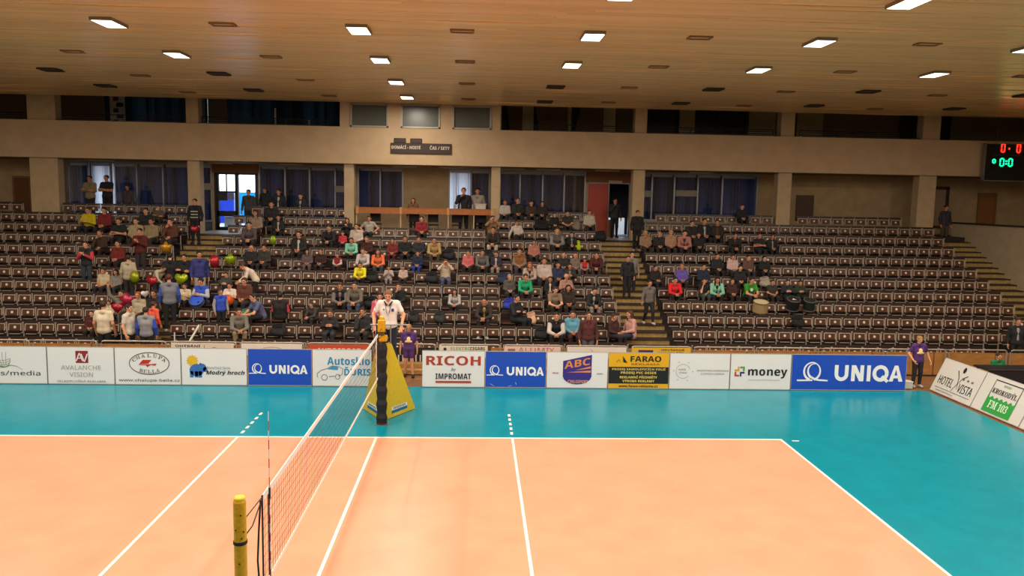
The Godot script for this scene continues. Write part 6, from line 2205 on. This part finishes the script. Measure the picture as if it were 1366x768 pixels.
	["lap", 5.04, 1.82, -15.75, 0.94, 0, "232a48", "1c1c26", "", "s", "", "", "", "person in navy shirt, sixth row, middle block"],
	["lap", 5.32, 2.22, -16.52, 0.84, 0, "232225", "1d1c20", "", "b", "", "", "", "bald person in dark jacket, seventh row, middle block"],
	["arms", 5.47, 1.84, -15.75, 0.89, 0, "2a2826", "201f22", "", "s", "", "7a7260", "", "child in dark jacket with grey scarf, sixth row, middle block"],
	["lap", 5.75, 2.22, -16.52, 0.83, 0, "70645a", "5a5652", "", "b", "", "", "", "grey-haired person in grey cardigan, seventh row, middle block"],
	["knees", 6.10, 2.29, -16.52, 0.67, 0, "c01c22", "4a3a3a", "8a7a74", "s", "", "", "", "child in bright red vest with pale sleeves, seventh row, middle block"],
	["knees", 6.52, 2.16, -16.52, 0.98, 0, "4c1614", "3a3434", "", "s", "", "", "", "person in maroon jacket beside the stairs, seventh row, middle block"],
	["lap", 4.70, 1.51, -14.99, 0.83, 0, "17171a", "17171b", "", "s", "", "c8c0b8", "", "person in dark suit with open white shirt, fifth row, middle block"],
	["arms", 5.26, 1.46, -14.99, 0.96, 0, "a07468", "3a3034", "", "b", "", "", "", "bald person in pale pink shirt, fifth row, middle block"],
	["lap", 5.25, 1.07, -14.22, 1.03, 0, "2a1e18", "241a16", "", "l", "1a0e0a", "", "", "child in dark brown coat, fourth row, middle block"],
	["knees", 4.77, 1.06, -14.22, 1.04, 0, "7c6a58", "1c1a1c", "", "s", "", "", "t", "child in dark top with bare arms, fourth row, middle block"],
	["knees", 6.08, 1.08, -14.22, 1.01, 0, "17181a", "8a807a", "", "s", "", "a8a4a0", "", "person in black hoodie and grey trousers, fourth row, middle block"],
	["knees", 4.71, 0.31, -12.69, 1.14, 0, "19191d", "17171b", "b8b0aa", "s", "", "", "", "dark-haired youth in black and white jacket, second row, middle block"],
	["lap", 5.23, 0.33, -12.69, 1.09, 0, "5a96ac", "3a1a1c", "", "s", "", "", "", "child in light blue top, second row, middle block"],
	["lean", 7.15, 0.31, -12.69, 1.14, -70, "b88a80", "232838", "", "l", "4a2818", "", "", "long brown-haired person in pale pink top turned aside, second row, middle block"],
	["lap", 6.56, 0.38, -12.69, 0.98, 40, "3c1c1c", "221a20", "", "s", "", "", "", "person in dark maroon beside the long-haired one, second row, middle block"],
	["s_standing", 7.46, 1.79, -15.31, 0.88, 0, "17171c", "14141a", "", "s", "", "", "", "person in black tracksuit with white shoulder patches on the stairs"],
	["s_standing", 7.70, 1.79, -15.81, 0.95, 0, "7a7068", "2a282c", "", "s", "", "", "", "person in grey behind the black tracksuit on the stairs"],
	["s_walk", 7.93, 1.08, -13.78, 0.89, 10, "5f5a56", "15151a", "", "s", "", "", "", "boy in grey top walking down the stairs"],
	["lap", 8.54, 1.85, -15.75, 0.87, 20, "1c1718", "18161a", "", "s", "", "", "", "person in black jacket turned to the court, sixth row, side-wall block"],
	["knees", 9.04, 1.45, -14.99, 0.97, 0, "c81e24", "1a191d", "", "s", "", "", "", "dark-haired person in bright red top, fifth row, side-wall block"],
	["lap", 9.50, 1.83, -15.75, 0.93, 0, "5a4a9a", "1f2026", "", "s", "8a6a44", "", "", "blond person in purple jacket, sixth row, side-wall block"],
	["cheek", 10.11, 1.50, -14.99, 0.85, 0, "17161a", "3a3a40", "", "s", "", "", "t", "person in black sleeveless top with bare arms, fifth row, side-wall block"],
	["knees", 10.55, 1.44, -14.99, 1.00, 0, "7cb49a", "18181c", "", "l", "", "1c1c1f", "", "person in mint cardigan over black, fifth row, side-wall block"],
	["lap", 10.29, 1.81, -15.75, 0.96, 0, "1a2236", "18202c", "", "s", "", "", "", "person in navy jacket beside the green blanket, sixth row, side-wall block"],
	["lap", 11.00, 2.18, -16.52, 0.93, 0, "1a1e22", "1a1b20", "", "s", "", "", "", "person in dark teal jacket, seventh row, side-wall block"],
	["lap", 11.59, 2.20, -16.52, 0.89, 0, "b8a098", "2c2a30", "", "s", "", "", "", "person in pale pink shirt, seventh row, side-wall block"],
	["lap", 12.17, 2.21, -16.52, 0.87, 0, "5a4238", "2c2a32", "", "s", "", "", "", "person in brown shirt, seventh row, side-wall block"],
	["lap", 12.79, 2.21, -16.52, 0.85, 0, "161619", "16161b", "", "s", "", "", "", "person in black with folded hands, end of the row, seventh row, side-wall block"],
	["lap", 11.63, 1.82, -15.75, 0.93, 0, "18171a", "17171b", "", "s", "", "", "", "dark-haired person in black, sixth row, side-wall block"],
	["lap", 11.11, 1.50, -14.99, 0.85, 0, "3c1c1e", "221a1e", "", "l", "", "", "", "person in dark wine red top, fifth row, side-wall block"],
	["knees", 11.70, 1.43, -14.99, 1.01, 0, "2f8424", "1f2024", "", "s", "", "", "tg", "person in bright green t-shirt with white badge, fifth row, side-wall block"],
	["lap", 12.55, 1.52, -14.99, 0.82, 0, "2c2826", "1f1d1f", "", "s", "", "", "t", "person in dark shirt with bare forearms, fifth row, side-wall block"],
	["arms", 13.09, 1.50, -14.99, 0.85, 0, "1a1e2c", "17181e", "", "s", "", "", "", "drummer in navy playing beside the drums, fifth row, side-wall block"],
	["arms", 13.55, 1.52, -14.99, 0.82, 0, "1e2e20", "181c18", "", "s", "", "", "", "drummer in dark green behind the drums, fifth row, side-wall block"],
	["lap", 8.63, 2.88, -18.05, 0.96, 0, "8a6e54", "2a2424", "", "s", "a08a60", "", "", "blond person in beige jacket, ninth row, side-wall block"],
	["lap", 9.17, 2.89, -18.05, 0.93, 0, "1f1c1e", "1b1a1e", "", "s", "77736c", "", "", "grey-haired person in dark suit, ninth row, side-wall block"],
	["lap", 9.62, 2.85, -18.05, 1.02, 0, "9a7660", "2a2224", "", "s", "a08050", "", "", "blond person in peach blouse, ninth row, side-wall block"],
	["knees", 10.12, 2.83, -18.05, 1.08, 0, "a06a64", "231e20", "", "s", "", "2a2022", "", "person in pink jacket over dark patterned top, ninth row, side-wall block"],
	["lap", 10.70, 2.91, -18.05, 0.90, 0, "18171a", "17161a", "", "s", "", "", "", "dark-haired person in black with white collar, ninth row, side-wall block"],
	["lap", 10.62, 3.21, -18.81, 1.01, 0, "24201e", "1c1a1d", "", "s", "", "", "", "person in dark brown jacket, tenth row, side-wall block"],
	["lap", 11.12, 3.17, -18.81, 1.12, 0, "18171b", "17161a", "", "s", "", "aaa29a", "", "person in black suit with white shirt, tenth row, side-wall block"],
	["lap", 11.64, 3.18, -18.81, 1.08, 0, "241c18", "1c1a1c", "", "s", "", "4a3424", "", "person in dark jacket with brown scarf, tenth row, side-wall block"],
	["knees", 12.09, 2.86, -18.05, 1.00, 0, "1b191b", "19181b", "", "s", "", "", "", "person in black with hands clasped low, ninth row, side-wall block"],
	["fold", 13.08, 2.89, -18.05, 0.93, 0, "1c1a1c", "1b1a1d", "", "s", "", "", "t", "person in black with pale folded forearms, ninth row, side-wall block"],
	["lap", 13.60, 2.91, -18.05, 0.88, 0, "19181b", "18171b", "", "s", "", "8a827c", "", "person in dark suit and pale shirt, alone at the end, ninth row, side-wall block"],
	["lap", 13.11, 3.95, -20.34, 0.95, 0, "1e1c1d", "18171a", "", "s", "", "", "", "person in black alone in the top row, top row, side-wall block"],
]
